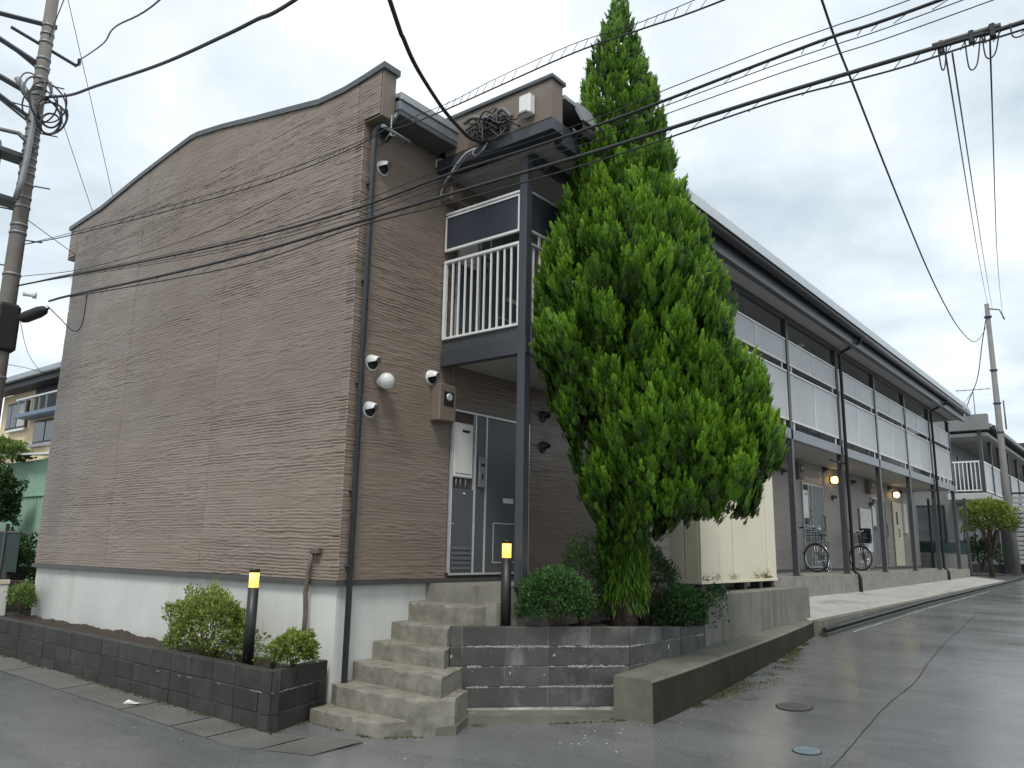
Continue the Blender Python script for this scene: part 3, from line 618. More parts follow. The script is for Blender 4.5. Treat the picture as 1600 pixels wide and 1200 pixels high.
# posts
PX = [X1] + [15.852+3.195*k for k in range(-2, 6)]
for x in PX:
    m = MB(); w = .055; m.box(x-w, x+w, Y2-w, Y2+w, -.415, 4.69, bev=.004); p_ = m.build('post', M['navy'] if x < 8 else M['steel_far'], B)
    MB().box(x-.09, x+.09, Y2-.09, Y2+.09, -.413, -.402).build('base_plate', M['galv_dark'], p_)
# walkway railings
def rail_end():
    x = X1-.03; ya, yb = Y2+.06, Y0-.03
    m = MB(); m.box(x-.02, x+.03, ya, yb, 4.255, 4.285, bev=.004); m.box(x-.018, x+.018, ya, yb, 4.215, 4.235); m.box(x-.018, x+.018, ya, yb, 3.755, 3.785); m.box(x-.018, x+.018, ya, ya+.022, 3.785, 4.215); m.box(x-.018, x+.018, yb-.022, yb, 3.785, 4.215)
    m.box(x-.025, x+.03, ya, yb, 3.585, 3.625, bev=.006); m.box(x-.02, x+.025, ya, yb, 2.575, 2.605, bev=.004); m.box(x-.02, x+.02, yb-.04, yb, 2.605, 3.585); m.box(x-.02, x+.02, ya, ya+.02, 2.605, 3.585)
    rl = m.build('end_railing', M['alu_white'], B)
    MB().box(x-.006, x+.006, ya+.022, yb-.022, 3.787, 4.213).build('panel', M['darkpanel'], rl)
    n = 10
    for k in range(n):
        y = yb-.04-(k+1)*(yb-ya-.06)/(n+1); MB().box(x-.009, x+.009, y-.011, y+.011, 2.604, 3.586).build('baluster', M['alu_white'], rl)
rail_end()
for i in range(len(PX)-1):
    a, b = PX[i]+.06, PX[i+1]-.06; y = Y2-.01
    m = MB(); m.box(a, b, y-.03, y+.02, 4.255, 4.285, bev=.004); m.box(a, b, y-.02, y+.015, 3.76, 3.79); m.box(a, b, y-.03, y+.02, 3.585, 3.62, bev=.005); m.box(a, b, y-.022, y+.018, 2.60, 2.63)
    mid = (a+b)/2
    for q in (a, mid-.012, b-.024): m.box(q, q+.024, y-.018, y+.014, 3.79, 4.255); m.box(q, q+.024, y-.018, y+.014, 2.63, 3.585)
    for q in (a+.2, b-.2): m.box(q-.015, q+.015, y-.012, y+.012, ZFT-.01, 2.60); m.box(q-.015, q+.015, y-.012, y+.012, 3.62, 3.76)
    rl = m.build('railing_bay', M['alu_white'] if i else M['alu'], B)
    for p0, p1 in ((a+.025, mid-.013), (mid+.013, b-.025)):
        MB().box(p0, p1, y-.005, y+.005, 3.791, 4.254).build('panel', M['darkpanel'] if i == 0 else M['frost'], rl)
        if i: MB().box(p0, p1, y-.005, y+.005, 2.631, 3.584).build('panel', M['frost'], rl)
        else:
            n = int((p1-p0)/.115)
            for k in range(n):
                x = p0+(k+.5)*(p1-p0)/n; MB().box(x-.011, x+.011, y-.009, y+.009, 2.629, 3.586).build('baluster', M['alu_white'], rl)
# ceiling lamps on the upper walkway
for x in (18.4, 24.2, 30.3):
    MB().lathe((x, 6.2, 4.80), (0, 0, -1), [(0, .17), (.05, .17), (.09, .12), (.1, .0)], 18).build('ceiling_lamp', M['globe'], B)
# rainwater pipes
def pipe(name, pts, r, mat, n=10):
    return MB().tube(pts, r, n).build(name, mat, B)
pp = pipe('downpipe', [(5.95, 6.57, 5.06), (5.93, 6.62, 4.98), (5.85, 6.80, 4.92), (5.84, 6.845, 4.86), (5.84, 6.845, -1.42)], .034, M['pipe'])
for z in (4.2, 3.0, 1.8, .6, -.2): MB().box(5.795, 5.885, 6.84, 6.9, z-.012, z+.012).build('pipe_clip', M['pipe'], pp)
for x in (PX[4]+.16, PX[7]+.16):
    q = pipe('downpipe', [(x, 4.97, 5.0), (x, 5.0, 4.86), (x, 5.42, 4.68), (x, Y2-.1, 4.6), (x, Y2-.1, -.35), (x+.12, 5.44, -.42), (x+.14, 5.4, -.5), (x+.14, 5.4, G(x, 5.2)+.22)], .038, M['black'])
    MB().tube([(x-.9, Y2-.02, 2.05), (x+.02, Y2-.06, 2.05)], .022, 6).build('branch_pipe', M['black'], q)
q = pipe('drain_pipe', [(X0-.045, 7.28, -.04), (X0-.06, 7.31, -.2), (X0-.055, 7.36, -.5), (X0-.05, 7.34, -.72), (X0-.045, 7.36, -1.15)], .026, M['pipe_brown'], 8)
MB().box(X0-.08, X0-.01, 7.17, 7.31, -.085, -.02, bev=.008).build('pipe_box', M['pipe_brown'], q)
# white terminal box on the end fascia
m = MB(); m.box(6.83, 6.938, 5.27, 5.44, 5.05, 5.30, bev=.012); tb = m.build('terminal_box', M['white'], B)
MB().box(6.80, 6.828, 5.30, 5.43, 5.045, 5.07).build('cable_entry', M['galv'], tb)
# cable bracket at the roof corner
m = MB(); m.tube([(5.86, 6.58, 5.0), (5.86, 6.58, 4.74), (5.86, 6.42, 4.68)], .012, 6); m.tube([(5.55, 6.38, 4.66), (6.05, 6.46, 4.70)], .02, 8); m.tube([(5.86, 6.58, 4.78), (6.0, 6.88, 4.78)], .012, 6); m.build('cable_bracket', M['galv'], B)
# ground floor walkway platform
m = MB(); m.prism([(7.10, 5.62), (9.7, 5.5), (9.7, 5.44), (XE+.4, 5.44), (XE+.4, Y0-.0), (7.10, Y0+.03)], -1.9, -.415); m.build('platform', M['concrete'], B)

# ------------------------------------------------------------------ steps
ST = thing('concrete_stairs', (6.1, 6.2, -1.72), 'weathered concrete steps climbing from the street to the corner entrance', 'stairs')
steps = [([(5.41, 6.83), (5.39, 5.83), (5.73, 5.67), (6.3, 5.7), (6.3, 6.93), (5.76, 6.93)], -1.59),
         ([(5.755, 6.93), (5.66, 6.74), (5.65, 5.56), (5.98, 5.41), (6.4, 5.62), (6.4, 6.93)], -1.396),
         ([(6.03, 6.935), (5.87, 5.49), (6.16, 5.62), (6.7, 5.9), (6.7, 6.935)], -1.205),
         ([(6.30, 6.94), (6.23, 5.80), (6.45, 5.93), (6.95, 6.0), (6.95, 6.94)], -1.02),
         ([(6.57, 6.943), (6.45, 5.97), (7.09, 5.93), (7.09, 6.943)], -.83),
         ([(6.83, 6.945), (6.74, 5.86), (7.095, 5.80), (7.095, 6.945)], -.62)]
for k, (poly, zt) in enumerate(steps):
    n = 26; P2 = []
    # subdivide the outline and wobble it a little so that the nosings are worn
    for i in range(len(poly)):
        a = Vector((*poly[i], 0)); b = Vector((*poly[(i+1) % len(poly)], 0)); m_ = max(1, int((b-a).length/.035))
        for j in range(m_): P2.append(a.lerp(b, j/m_))
    ch = [max(0, float(vnoise(q.x*13+k*5, q.y*13, 8))-.66)*.065 for q in P2]
    top = [(q.x+.008*(vnoise(q.x*7+k, q.y*9)-.5)+.003+c_, q.y+.008*(vnoise(q.x*9, q.y*7+k)-.5), zt+.010*(vnoise(q.x*5, q.y*5+k*3)-.5)-c_*.35) for q, c_ in zip(P2, ch)]
    cx = sum(q.x for q in P2)/len(P2); cy = sum(q.y for q in P2)/len(P2)
    inn = [(q[0]+(cx-q[0])*.03, q[1]+(cy-q[1])*.03, q[2]+.006) for q in top]
    bot = [(q.x, q.y, -2.0) for q in P2]; mid = [(q.x, q.y, zt-.02-c_*.6) for q, c_ in zip(P2, ch)]
    K = len(P2); vs = bot+mid+top+inn; fs = []
    for L_ in range(3): fs += [(L_*K+i, L_*K+(i+1) % K, (L_+1)*K+(i+1) % K, (L_+1)*K+i) for i in range(K)]
    fs += [tuple(range(3*K, 4*K))]
    MB().add(vs, fs).build('step', M['step'], ST)
MB().prism([(6.90, 5.85), (6.94, 5.72), (7.09, 5.66), (7.09, 5.795)], -.95, -.575).build('side_block', M['concrete'], ST)
m = MB(); fp = [(5.55, 5.72), (5.95, 5.36), (6.35, 5.56), (7.62, 4.45), (7.86, 4.62), (6.5, 5.9)]
m.prism(fp, -2.0, [-1.66, -1.63, -1.62, -1.645, -1.64, -1.62]); m.build('rough_footing', M['kerbcon'], ST)

# ------------------------------------------------------------------ block walls
def block_wall(T, A, Bp, z0, ncourse, ch, bl, mat, mort, thick=.11, zf=None, offs=0.0, cap_taper=None, first_cut=0.0):
    A = Vector((A[0], A[1], 0)); Bq = Vector((Bp[0], Bp[1], 0)); d = Bq-A; Ln = d.length; d.normalize(); nrm = Vector((-d.y, d.x, 0))
    g = .007
    def bx(mm, s0, s1, za, zb, t0, t1, zb2=None, za2=None, bev=.006):
        zb2 = zb if zb2 is None else zb2; za2 = za if za2 is None else za2; b = bev
        vs = []
        for (s, zl, zh) in ((s0, za, zb), (s1, za2, zb2)):
            sg = 1 if s == s0 else -1
            for t, z in ((t0+b, zl), (t0, zl+b), (t0, zh-b), (t0+b, zh), (t1, zh), (t1, zl)):
                q = A + d*(s + (sg*b if t == t0+b and False else 0)) + nrm*t; vs.append((q.x, q.y, z))
        fs = [(i, (i+1) % 6, 6+(i+1) % 6, 6+i) for i in range(6)] + [tuple(range(6))[::-1], tuple(range(6, 12))]
        mm.add(vs, fs)
    zfun = zf if zf else (lambda s: 0.0)
    mo = MB()
    ns = max(1, int(Ln/.8))
    for i in range(ns):
        s0, s1 = .02+(Ln-.04)*i/ns, .02+(Ln-.04)*(i+1)/ns
        top = z0+ncourse*ch-.012
        e0 = cap_taper(s0) if cap_taper else 0; e1 = cap_taper(s1) if cap_taper else 0
        bx(mo, s0, s1, z0-.35+zfun(s0), top+zfun(s0)+e0, .012, thick-.01, top+zfun(s1)+e1, z0-.35+zfun(s1), .002)
    mo.build('mortar', mort, T)
    for c in range(ncourse):
        s = -offs
        while s < Ln-.02:
            a = max(0, s); b = min(Ln, s+bl); s += bl
            if b-a < .05: continue
            j = random.uniform(-.0035, .0035); mm = MB()
            za, zb = z0+c*ch, z0+(c+1)*ch-g
            ta = cap_taper(a) if (cap_taper and c == ncourse-1) else 0; tb = cap_taper(b) if (cap_taper and c == ncourse-1) else 0
            bx(mm, a+g/2, b-g/2, za+zfun(a), zb+zfun(a)+ta, j, thick, zb+zfun(b)+tb, za+zfun(b))
            mm.build('block', mat, T)
RW = thing('retaining_wall', (7.8, 4.7, -1.7), 'grey concrete block retaining wall with white mineral crust below the conifer', 'wall')
block_wall(RW, (6.42, 5.90), (7.83, 4.60), -1.595, 4, .2, .455, M['block'], M['mortar'], offs=.33)
block_wall(RW, (7.835, 4.598), (9.695, 4.60), -1.595, 4, .2, .455, M['block'], M['mortar'], offs=.18, cap_taper=lambda s: -.095*min(1, s/1.7))
def crust(T, A, Bp, zs, dens, seed, prob=.5):
    r_ = random.Random(seed); A = Vector((A[0], A[1], 0)); Bq = Vector((Bp[0], Bp[1], 0)); d = Bq-A; Ln = d.length; d.normalize(); nrm = Vector((d.y, -d.x, 0))
    vs = []; fs = []
    for zc in zs:
        for k in range(int(Ln*dens)):
            s = r_.random()*Ln; p_ = float(.55*vnoise(s*2.2+seed, zc*9, seed)+.45*vnoise(s*11, zc*9, seed+1))
            if p_ < prob: continue
            dz = r_.gauss(-.003, .0035+.011*(p_-prob)) if r_.random() < .97 else -abs(r_.gauss(0, .04)); w_ = r_.uniform(.003, .009); h_ = r_.uniform(.002, .005)
            q = A+d*s+nrm*.0055; o = len(vs)
            for a, b in ((-w_, -h_*.3), (-w_*.2, -h_), (w_, -h_*.2), (w_*.3, h_)):
                v_ = q+d*a+nrm*r_.uniform(0, .002); vs.append((v_.x, v_.y, zc+dz+b))
            fs.append((o, o+1, o+2, o+3))
    c_ = MB().add(vs, fs).build('mineral_crust', M['crust'], T); c_['kind'] = 'stuff'
crust(RW, (6.55, 5.78), (7.83, 4.60), [-1.395, -1.195, -.995], 620, 3, .43)
crust(RW, (7.84, 4.598), (9.6, 4.60), [-.995], 600, 6, .5)
PW = thing('planter_wall', (4.8, 9.5, -1.7), 'long low dark block planter wall along the street in front of the pale foundation', 'wall')
block_wall(PW, (4.80, 15.2), (4.80, 6.66), -1.735, 3, .193, .398, M['block_dark'], M['mortar_dark'], zf=lambda s: .0113*(8.54-s))
block_wall(PW, (4.802, 6.655), (5.70, 6.955), -1.735, 3, .193, .398, M['block_dark'], M['mortar_dark'])
crust(PW, (4.80, 9.5), (4.80, 6.7), [-1.352], 160, 8, .5)
crust(PW, (4.802, 6.655), (5.68, 6.95), [-1.352], 200, 9, .5)
# soil beds
def bed(name, poly, zf, label, n=26, amp=.05, mat='soil'):
    xs = [q[0] for q in poly]; ys = [q[1] for q in poly]
    def inside(x, y):
        r = False; j = len(poly)-1
        for i in range(len(poly)):
            if (poly[i][1] > y) != (poly[j][1] > y) and x < (poly[j][0]-poly[i][0])*(y-poly[i][1])/(poly[j][1]-poly[i][1])+poly[i][0]: r = not r
            j = i
        return r
    gx_ = np.linspace(min(xs), max(xs), max(8, int((max(xs)-min(xs))/.07))); gy_ = np.linspace(min(ys), max(ys), max(8, int((max(ys)-min(ys))/.07)))
    X, Y = np.meshgrid(gx_, gy_); Z = np.vectorize(zf)(X, Y)+amp*(vnoise(X*6, Y*6, 4)-.5)+amp*.8*(vnoise(X*17, Y*17, 5)-.5)
    i = np.arange(X.size).reshape(X.shape); F = np.stack([i[:-1, :-1], i[:-1, 1:], i[1:, 1:], i[1:, :-1]], -1).reshape(-1, 4)
    V = np.stack([X, Y, Z], -1).reshape(-1, 3); ok = np.array([all(inside(V[k][0], V[k][1]) for k in f) for f in F])
    o = place(bpy.data.objects.new(name, np_mesh(name, V, F[ok], M[mat], True)), None)
    return tag(o, label, kind='structure')
bed('soil', [(6.5, 5.9), (7.88, 4.7), (9.72, 4.7), (9.72, 5.52), (7.12, 5.64), (7.1, 5.42), (6.63, 5.64)], lambda x, y: -.845-.05*max(0, min(1, (x-8)/1.6)), 'brown soil bed round the conifer above the retaining wall')
bed('soil', [(4.93, 6.84), (5.76, 7.04), (5.76, 15.1), (4.93, 15.1)], lambda x, y: -1.275+.0113*(y-6.66)+.05*max(0, x-5.3), 'thin soil strip between the dark planter wall and the foundation')

# ------------------------------------------------------------------ kerb, plinth, pavement, gutter
KR = thing('sloping_kerb', (10, 4.3, -1.5), 'sloping mossy concrete kerb rising along the road below the retaining wall', 'kerb')
ks = [(7.50, 4.14, 4.595), (7.9, 4.13, 4.595), (8.6, 4.13, 4.596), (9.4, 4.15, 4.596), (10.4, 4.2, 4.596), (11.4, 4.27, 4.596), (12.5, 4.38, 4.596), (13.3, 4.47, 4.596)]
ktop = lambda x: np.interp(x, [7.4, 7.8, 9.7, 11.5, 13.6], [-1.265, -1.245, -1.15, -1.085, -1.025])
vs = []
for x, ya, yb in ks:
    z = float(ktop(x)); g_ = G(x, ya)-.15
    w_ = .012*(vnoise(x*3, 1.0)-.5)
    vs += [(x, ya, g_), (x, ya+.012+w_, z-.03), (x, ya+.035+w_, z-.004), (x, yb-.08, z+.004), (x, yb, z+.004), (x, yb, g_)]
K = 6; fs = [(i*K+k, i*K+(k+1) % K, (i+1)*K+(k+1) % K, (i+1)*K+k) for i in range(len(ks)-1) for k in range(K)] + [tuple(range(K))[::-1], tuple((len(ks)-1)*K+k for k in range(K))]
MB().add(vs, fs).build('kerb_body', M['kerbcon'], KR)
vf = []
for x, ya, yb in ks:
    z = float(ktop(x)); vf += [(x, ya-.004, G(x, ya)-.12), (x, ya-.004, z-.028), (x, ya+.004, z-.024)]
MB().add(vf, [(i*3+k, (i+1)*3+k, (i+1)*3+k+1, i*3+k+1) for i in range(len(ks)-1) for k in range(2)]).build('dark_face', M['kerb_dark'], KR)  # near-black sheet just in front of the kerb's vertical face
PL = MB(); PL.prism([(9.70, 4.602), (13.57, 4.602), (13.57, 5.436), (9.70, 5.436)], -1.6, [-.545, -.525, -.525, -.545])
tag(PL.build('shed_plinth', M['plinth']), 'stained concrete plinth carrying the cream shed', 'plinth')
# pale concrete pavement between the platform and the road
edge = [(13.3, 4.50, -1.035), (16, 4.48, -1.005), (20.6, 4.45, -.955), (26, 4.42, -.875), (33, 4.40, -.80)]
m = MB(); nx_ = 40; vs = []; fs = []
for i in range(nx_+1):
    x = 13.3+(33.2-13.3)*i/nx_; ye = np.interp(x, [e_[0] for e_ in edge], [e_[1] for e_ in edge]); ze = np.interp(x, [e_[0] for e_ in edge], [e_[2] for e_ in edge])
    zp = np.interp(x, [13, 20, 33], [-.80, -.80, -.69])
    vs += [(x, ye, ze-.4), (x, ye, ze), (x, ye+.5, ze+(zp-ze)*.5), (x, 5.45, zp)]
for i in range(nx_): fs += [(i*4+k, (i+1)*4+k, (i+1)*4+k+1, i*4+k+1) for k in range(3)]
m.add(vs, fs); tag(m.build('pavement', M['pavement']), 'pale damp concrete apron between the walkway platform and the road', kind='structure')
# kerb strip with a dark rubber-like pipe along the road edge
KS = thing('road_kerb', (20, 4.4, -1.1), 'dark low kerb with a pipe running along the far road edge', 'kerb')
def strip(y_off, w, z_off, h, mat, name, parent):
    vs = []; n = 40
    for i in range(n+1):
        x = 13.32+(36.5-13.32)*i/n
        ye = float(np.interp(x, [e_[0] for e_ in edge]+[37], [e_[1] for e_ in edge]+[4.38])); ze = float(np.interp(x, [e_[0] for e_ in edge]+[37], [e_[2] for e_ in edge]+[-.76]))
        gg = G(x, ye-.2)
        zt = gg+h if z_off is None else ze+z_off
        vs += [(x, ye-y_off-w, gg-.1), (x, ye-y_off-w, zt-.01), (x, ye-y_off-w+.01, zt), (x, ye-y_off, zt), (x, ye-y_off, gg-.1)]
    fs = [(i*5+k, (i+1)*5+k, (i+1)*5+(k+1) % 5, i*5+(k+1) % 5) for i in range(n) for k in range(5)] + [(0, 1, 2, 3, 4), tuple(n*5+k for k in range(5))[::-1]]
    return MB().add(vs, fs).build(name, mat, parent)
strip(.005, .10, .012, 0, M['kerbcon'], 'upper_kerb', KS)
strip(.107, .13, None, .055, M['block_dark'], 'lower_kerb', KS)
pp = []
for i in range(30):
    x = 13.4+(36.4-13.4)*i/29; pp.append((x, float(np.interp(x, [13.3, 33, 37], [4.335, 4.235, 4.2])), G(x, 4.2)+.095))
MB().tube(pp, .035, 8).build('edge_pipe', M['black'], KS)
m = MB(); vs = []
for i in range(41):
    x = 14.2+(27-14.2)*i/40; vs += [(x, 4.12-.004*(x-13), G(x, 4.0)+.005), (x, 4.145-.004*(x-13), G(x, 4.1)+.005)]
m.add(vs, [(2*i, 2*i+2, 2*i+3, 2*i+1) for i in range(40)]); tag(m.build('road_line', M['paint']), 'worn white edge line beside the far kerb', kind='structure')
# gutter strip in front of the planter wall, cast in segments
GS = bpy.data.objects.new('gutter_strip', None); C.objects.link(GS); tag(GS, 'mossy concrete gutter strip in front of the dark planter wall', kind='structure')
ys = [15.2, 13.4, 11.6, 10.0, 8.55, 7.55, 6.95, 6.25, 5.75]
for a, b in zip(ys[:-1], ys[1:]):
    xa = lambda y: 4.795 if y > 6.66 else 4.795+(6.66-y)*.45
    wx = lambda y: 4.35 if y > 6.5 else 4.35+(6.5-y)*.35
    n = 5; vs = []
    for i in range(n+1):
        y = a-.012+(b-a+.024)*i/n; vs += [(wx(y), y, G(wx(y), y)+.005), (xa(y), y, G(xa(y), y)+.022)]
    MB().add(vs, [(2*i, 2*i+1, 2*i+3, 2*i+2) for i in range(n)]).build('gutter_slab', M['gutterstrip'], GS)
# seam in the asphalt, manhole covers, litter
def ribbon(pts, w, d):
    vs = []
    P = spline(pts, 6)
    for i, q in enumerate(P):
        t = P[min(i+1, len(P)-1)]-P[max(i-1, 0)]; t.z = 0; t.normalize(); nn = Vector((-t.y, t.x, 0)); ww = w*(.7+.6*random.random())
        j = random.uniform(-.004, .004)
        for s in (-1, 1):
            v_ = q+nn*(s*ww/2+j); vs.append((v_.x, v_.y, G(v_.x, v_.y)+d))
    return vs, [(2*i, 2*i+1, 2*i+3, 2*i+2) for i in range(len(P)-1)]
v_, f_ = ribbon([(6.2, 2.25, 0), (7.1, 2.31, 0), (8.0, 2.37, 0), (9.3, 2.44, 0), (10.6, 2.44, 0), (12.2, 2.58, 0), (15.0, 2.78, 0), (18.5, 3.05, 0)], .010, .004)
tag(MB().add(v_, f_).build('asphalt_seam', M['tar']), 'thin dark seam between two lanes of asphalt', kind='structure')
def cover(x, y, r, mat, label, n_bolt=0):
    t = thing('manhole_cover', (x, y, G(x, y)), label, 'manhole cover')
    m = MB(); K = 32
    for ra, rb, za, zb in ((r*1.0, r*1.10, .006, .003),):
        vs = [(x+rr*math.cos(2*math.pi*k/K), y+rr*math.sin(2*math.pi*k/K), G(x+rr*math.cos(2*math.pi*k/K), y+rr*math.sin(2*math.pi*k/K))+zz) for rr, zz in ((ra, za), (rb, zb)) for k in range(K)]
        m.add(vs, [(k, (k+1) % K, K+(k+1) % K, K+k) for k in range(K)])
    m.build('rim', M['tar'], t)
    m = MB(); m.disc((x, y), r*.985, K, lambda a, b: G(a, b)+.009); lid = m.build('lid', mat, t)
    m = MB()
    for i in range(-3, 4):
        for j in range(-3, 4):
            a, b = x+i*r*.24, y+j*r*.24
            if math.hypot(a-x, b-y) < r*.85: m.add([(a-.02*r/.2, b-.02*r/.2, G(a, b)+.0095), (a+.02*r/.2, b-.02*r/.2, G(a, b)+.0095), (a+.02*r/.2, b+.02*r/.2, G(a, b)+.0125), (a-.02*r/.2, b+.02*r/.2, G(a, b)+.0125)], [(0, 1, 2, 3)])
    m.build('tread', mat, lid)
cover(8.85, 3.22, .175, M['iron'], 'round grey iron manhole cover in the asphalt nearer the kerb')
cover(7.45, 2.62, .115, M['blue_iron'], 'small pale blue round manhole cover beside the asphalt seam')
m = MB(); K = 16; pc = (8.98, 3.78)
vs = [(pc[0]+.11*math.cos(2*math.pi*k/K)*(1+.3*math.sin(3*k)), pc[1]+.10*math.sin(2*math.pi*k/K)*(1+.25*math.cos(2*k)), 0) for k in range(K)]
m.add([(a, b, G(a, b)+.004) for a, b, _ in vs], [tuple(range(K))]); tag(m.build('asphalt_patch', M['iron']), 'small irregular dark patch in the asphalt near the kerb', kind='structure')
m = MB(); cx, cy = 4.55, 8.68; zz = G(cx, cy)+.012
m.add([(cx-.05, cy+.10, zz), (cx-.01, cy-.09, zz+.012), (cx+.04, cy-.10, zz+.02), (cx+.06, cy+.02, zz+.004), (cx+.01, cy+.11, zz+.03)], [(0, 1, 2, 3, 4)])
m.add([(cx-.05, cy+.10, zz+.004), (cx-.01, cy-.09, zz+.016), (cx-.03, cy, zz+.03)], [(0, 1, 2)])
tag(m.build('crumpled_paper', M['paper']), 'crumpled white scrap of litter on the asphalt before the planter', 'litter')
# fallen leaf litter by the kerb corner (uncountable specks)
vs = []; fs = []
for k in range(80):
    if k < 28: x = random.gauss(6.9, .45); y = random.gauss(4.35, .25)
    elif k < 55: x = random.uniform(4.0, 5.2); y = random.uniform(4.8, 9)
    else: x = random.uniform(8, 12.5); y = random.gauss(3.95, .16)
    if y > 4.1 and x > 7.4: continue
    if (x-6.42)*.68+(y-5.9)*.74 > -.12 and x > 5.3: continue
    s = random.uniform(.005, .014); a = random.uniform(0, 6.28); z = G(x, y)+.009; o = len(vs)
    vs += [(x+s*math.cos(a), y+s*math.sin(a), z), (x-s*.5*math.sin(a), y+s*.5*math.cos(a), z+.006), (x-s*math.cos(a), y-s*math.sin(a), z+.002), (x+s*.5*math.sin(a), y-s*.5*math.cos(a), z+.005)]; fs.append((o, o+1, o+2, o+3))
tag(MB().add(vs, fs).build('fallen_leaves', M['paper']), 'scattered pale petals and leaf scraps at the wall foot', kind='stuff')
# moss along the kerb foot: thousands of tiny tufts
vs = []; fs = []
for k in range(5200):
    x = random.uniform(8.3, 12.6); yk = float(np.interp(x, [q[0] for q in ks], [q[1] for q in ks])); dd = abs(random.gauss(0, 1))*(.22*math.exp(-((x-10.2)/1.1)**2)+.035)
    y = yk-.01-dd
    if vnoise(x*5, y*5, 3) < .42: continue
    s = random.uniform(.005, .014); z = G(x, y)+.001; o = len(vs); a = random.uniform(0, 3.14)
    vs += [(x+s*math.cos(a), y+s*math.sin(a), z), (x-s*math.cos(a), y-s*math.sin(a), z), (x+random.uniform(-s, s), y+random.uniform(-s, s), z+s*.7)]; fs.append((o, o+1, o+2))
foot = [((4.785, 14.5), (4.785, 6.67), 900, .03), ((4.8, 6.64), (5.42, 6.84), 260, .03), ((5.40, 6.8), (5.385, 5.84), 260, .03), ((5.39, 5.82), (5.6, 5.7), 90, .03), ((5.6, 5.67), (5.95, 5.35), 160, .03), ((6.35, 5.54), (7.5, 4.47), 420, .04), ((7.49, 4.6), (7.49, 4.14), 140, .03)]
for (ax_, ay_), (bx_, by_), cnt, sp_ in foot:
    L_ = math.hypot(bx_-ax_, by_-ay_); nx2, ny2 = (by_-ay_)/L_, -(bx_-ax_)/L_
    for k in range(cnt):
        t = random.random()
        if vnoise(t*L_*3.1, ax_*7, 6) < .38: continue
        dd = abs(random.gauss(0, sp_))+.004; x = ax_+(bx_-ax_)*t-abs(nx2)*dd; y = ay_+(by_-ay_)*t-abs(ny2)*dd
        s = random.uniform(.006, .016); z = G(x, y)+.024*(abs(x-4.57) < .24 and y > 6.2); o = len(vs); a = random.uniform(0, 3.14)
        vs += [(x+s*math.cos(a), y+s*math.sin(a), z), (x-s*math.cos(a), y-s*math.sin(a), z), (x+random.uniform(-s, s), y+random.uniform(-s, s), z+s*.8)]; fs.append((o, o+1, o+2))
tag(MB().add(vs, fs).build('moss', M['moss']), 'moss and dirt growing along the feet of kerb, walls and steps', kind='stuff')

# ------------------------------------------------------------------ cream shed
SH = thing('storage_shed', (11.7, 5.2, -.54), 'cream metal storage shed with rusty lower edge beside the conifer', 'shed')
xa, xb, ya, yb, za, zb = 10.32, 13.08, 4.93, 5.40, -.395, 1.62
m = MB(); m.box(xa+.02, xb-.02, ya+.03, yb, za+.03, zb-.03); m.build('shell', M['galv_dark'], SH)  # coloured dark so the panel gaps show as painted seam shadows
fe = [10.32, 10.82, 11.40, 11.78, 12.06, 12.72, 13.08]
for k, (a, b) in enumerate(zip(fe[:-1], fe[1:])):
    dy = (.0, .012, .0, .0, .014, .004)[k]
    m = MB(); m.box(a+.009, b-.009, ya+dy, ya+.032+dy, za+.01, zb-.06, bev=.006); pn = m.build('front_panel', M['cream'], SH)
for a, b in ((ya+.035, 5.17), (5.18, yb)):
    m = MB(); m.box(xa, xa+.022, a, b, za+.01, zb-.06, bev=.005); m.build('side_panel', M['cream'], SH)
m = MB(); m.box(xa-.04, xb+.04, ya-.05, yb+.03, zb-.055, zb+.02, bev=.01); m.build('roof', M['cream'], SH)
m = MB(); m.box(xa-.004, xb+.004, ya-.006, yb, za-.03, za+.012, bev=.005); m.build('base_frame', M['cream'], SH)
for x in (10.45, 11.1, 11.9, 12.5, 12.98):
    m = MB(); m.box(x-.06, x+.06, ya+.04, ya+.2, -.543, za-.03, bev=.006); m.build('foot_block', M['block_dark'], SH)
vs = []; fs = []
for k in range(300):
    x = random.choice([10.8, 11.4, 12.3, 12.6, 12.7, 10.45])+random.gauss(0, .10)
    if not xa+.01 < x < xb-.01: continue
    z = za+.012+abs(random.gauss(0, .05)); s = random.uniform(.008, .022); o = len(vs); yy = ya-.0015
    vs += [(x-s, yy, z), (x, yy, z-s*.6), (x+s, yy, z), (x, yy, z+s*.8)]; fs.append((o, o+1, o+2, o+3))
rs = MB().add(vs, fs).build('rust_stain', M['rust'], SH); rs['kind'] = 'stuff'
# trailing weeds at the plinth corner come with the shrubs below

# ------------------------------------------------------------------ plants
def blades(P, D, Wd, Ln, wid, tint0, tint1):
    """n blades: base point, direction, width direction, length, width -> quads (base, side, tip, side)"""
    n = len(P); D = D/np.linalg.norm(D, axis=1, keepdims=True)
    Wd = Wd-(Wd*D).sum(1, keepdims=True)*D; Wd /= np.linalg.norm(Wd, axis=1, keepdims=True)+1e-9
    Nn = np.cross(D, Wd)
    V = np.empty((n, 4, 3)); m_ = P+D*(Ln*.5)[:, None]
    V[:, 0] = P; V[:, 1] = m_+Wd*(wid*.5)[:, None]+Nn*(wid*.15)[:, None]; V[:, 2] = P+D*Ln[:, None]; V[:, 3] = m_-Wd*(wid*.5)[:, None]+Nn*(wid*.15)[:, None]
    T = np.empty((n, 4)); T[:, 0] = tint0; T[:, 1] = T[:, 3] = (tint0+tint1)/2; T[:, 2] = tint1
    return V.reshape(-1, 3), np.arange(n*4).reshape(-1, 4), T.ravel()
def rdir(n, rng=RNG):
    v = rng.normal(size=(n, 3)); return v/np.linalg.norm(v, axis=1, keepdims=True)

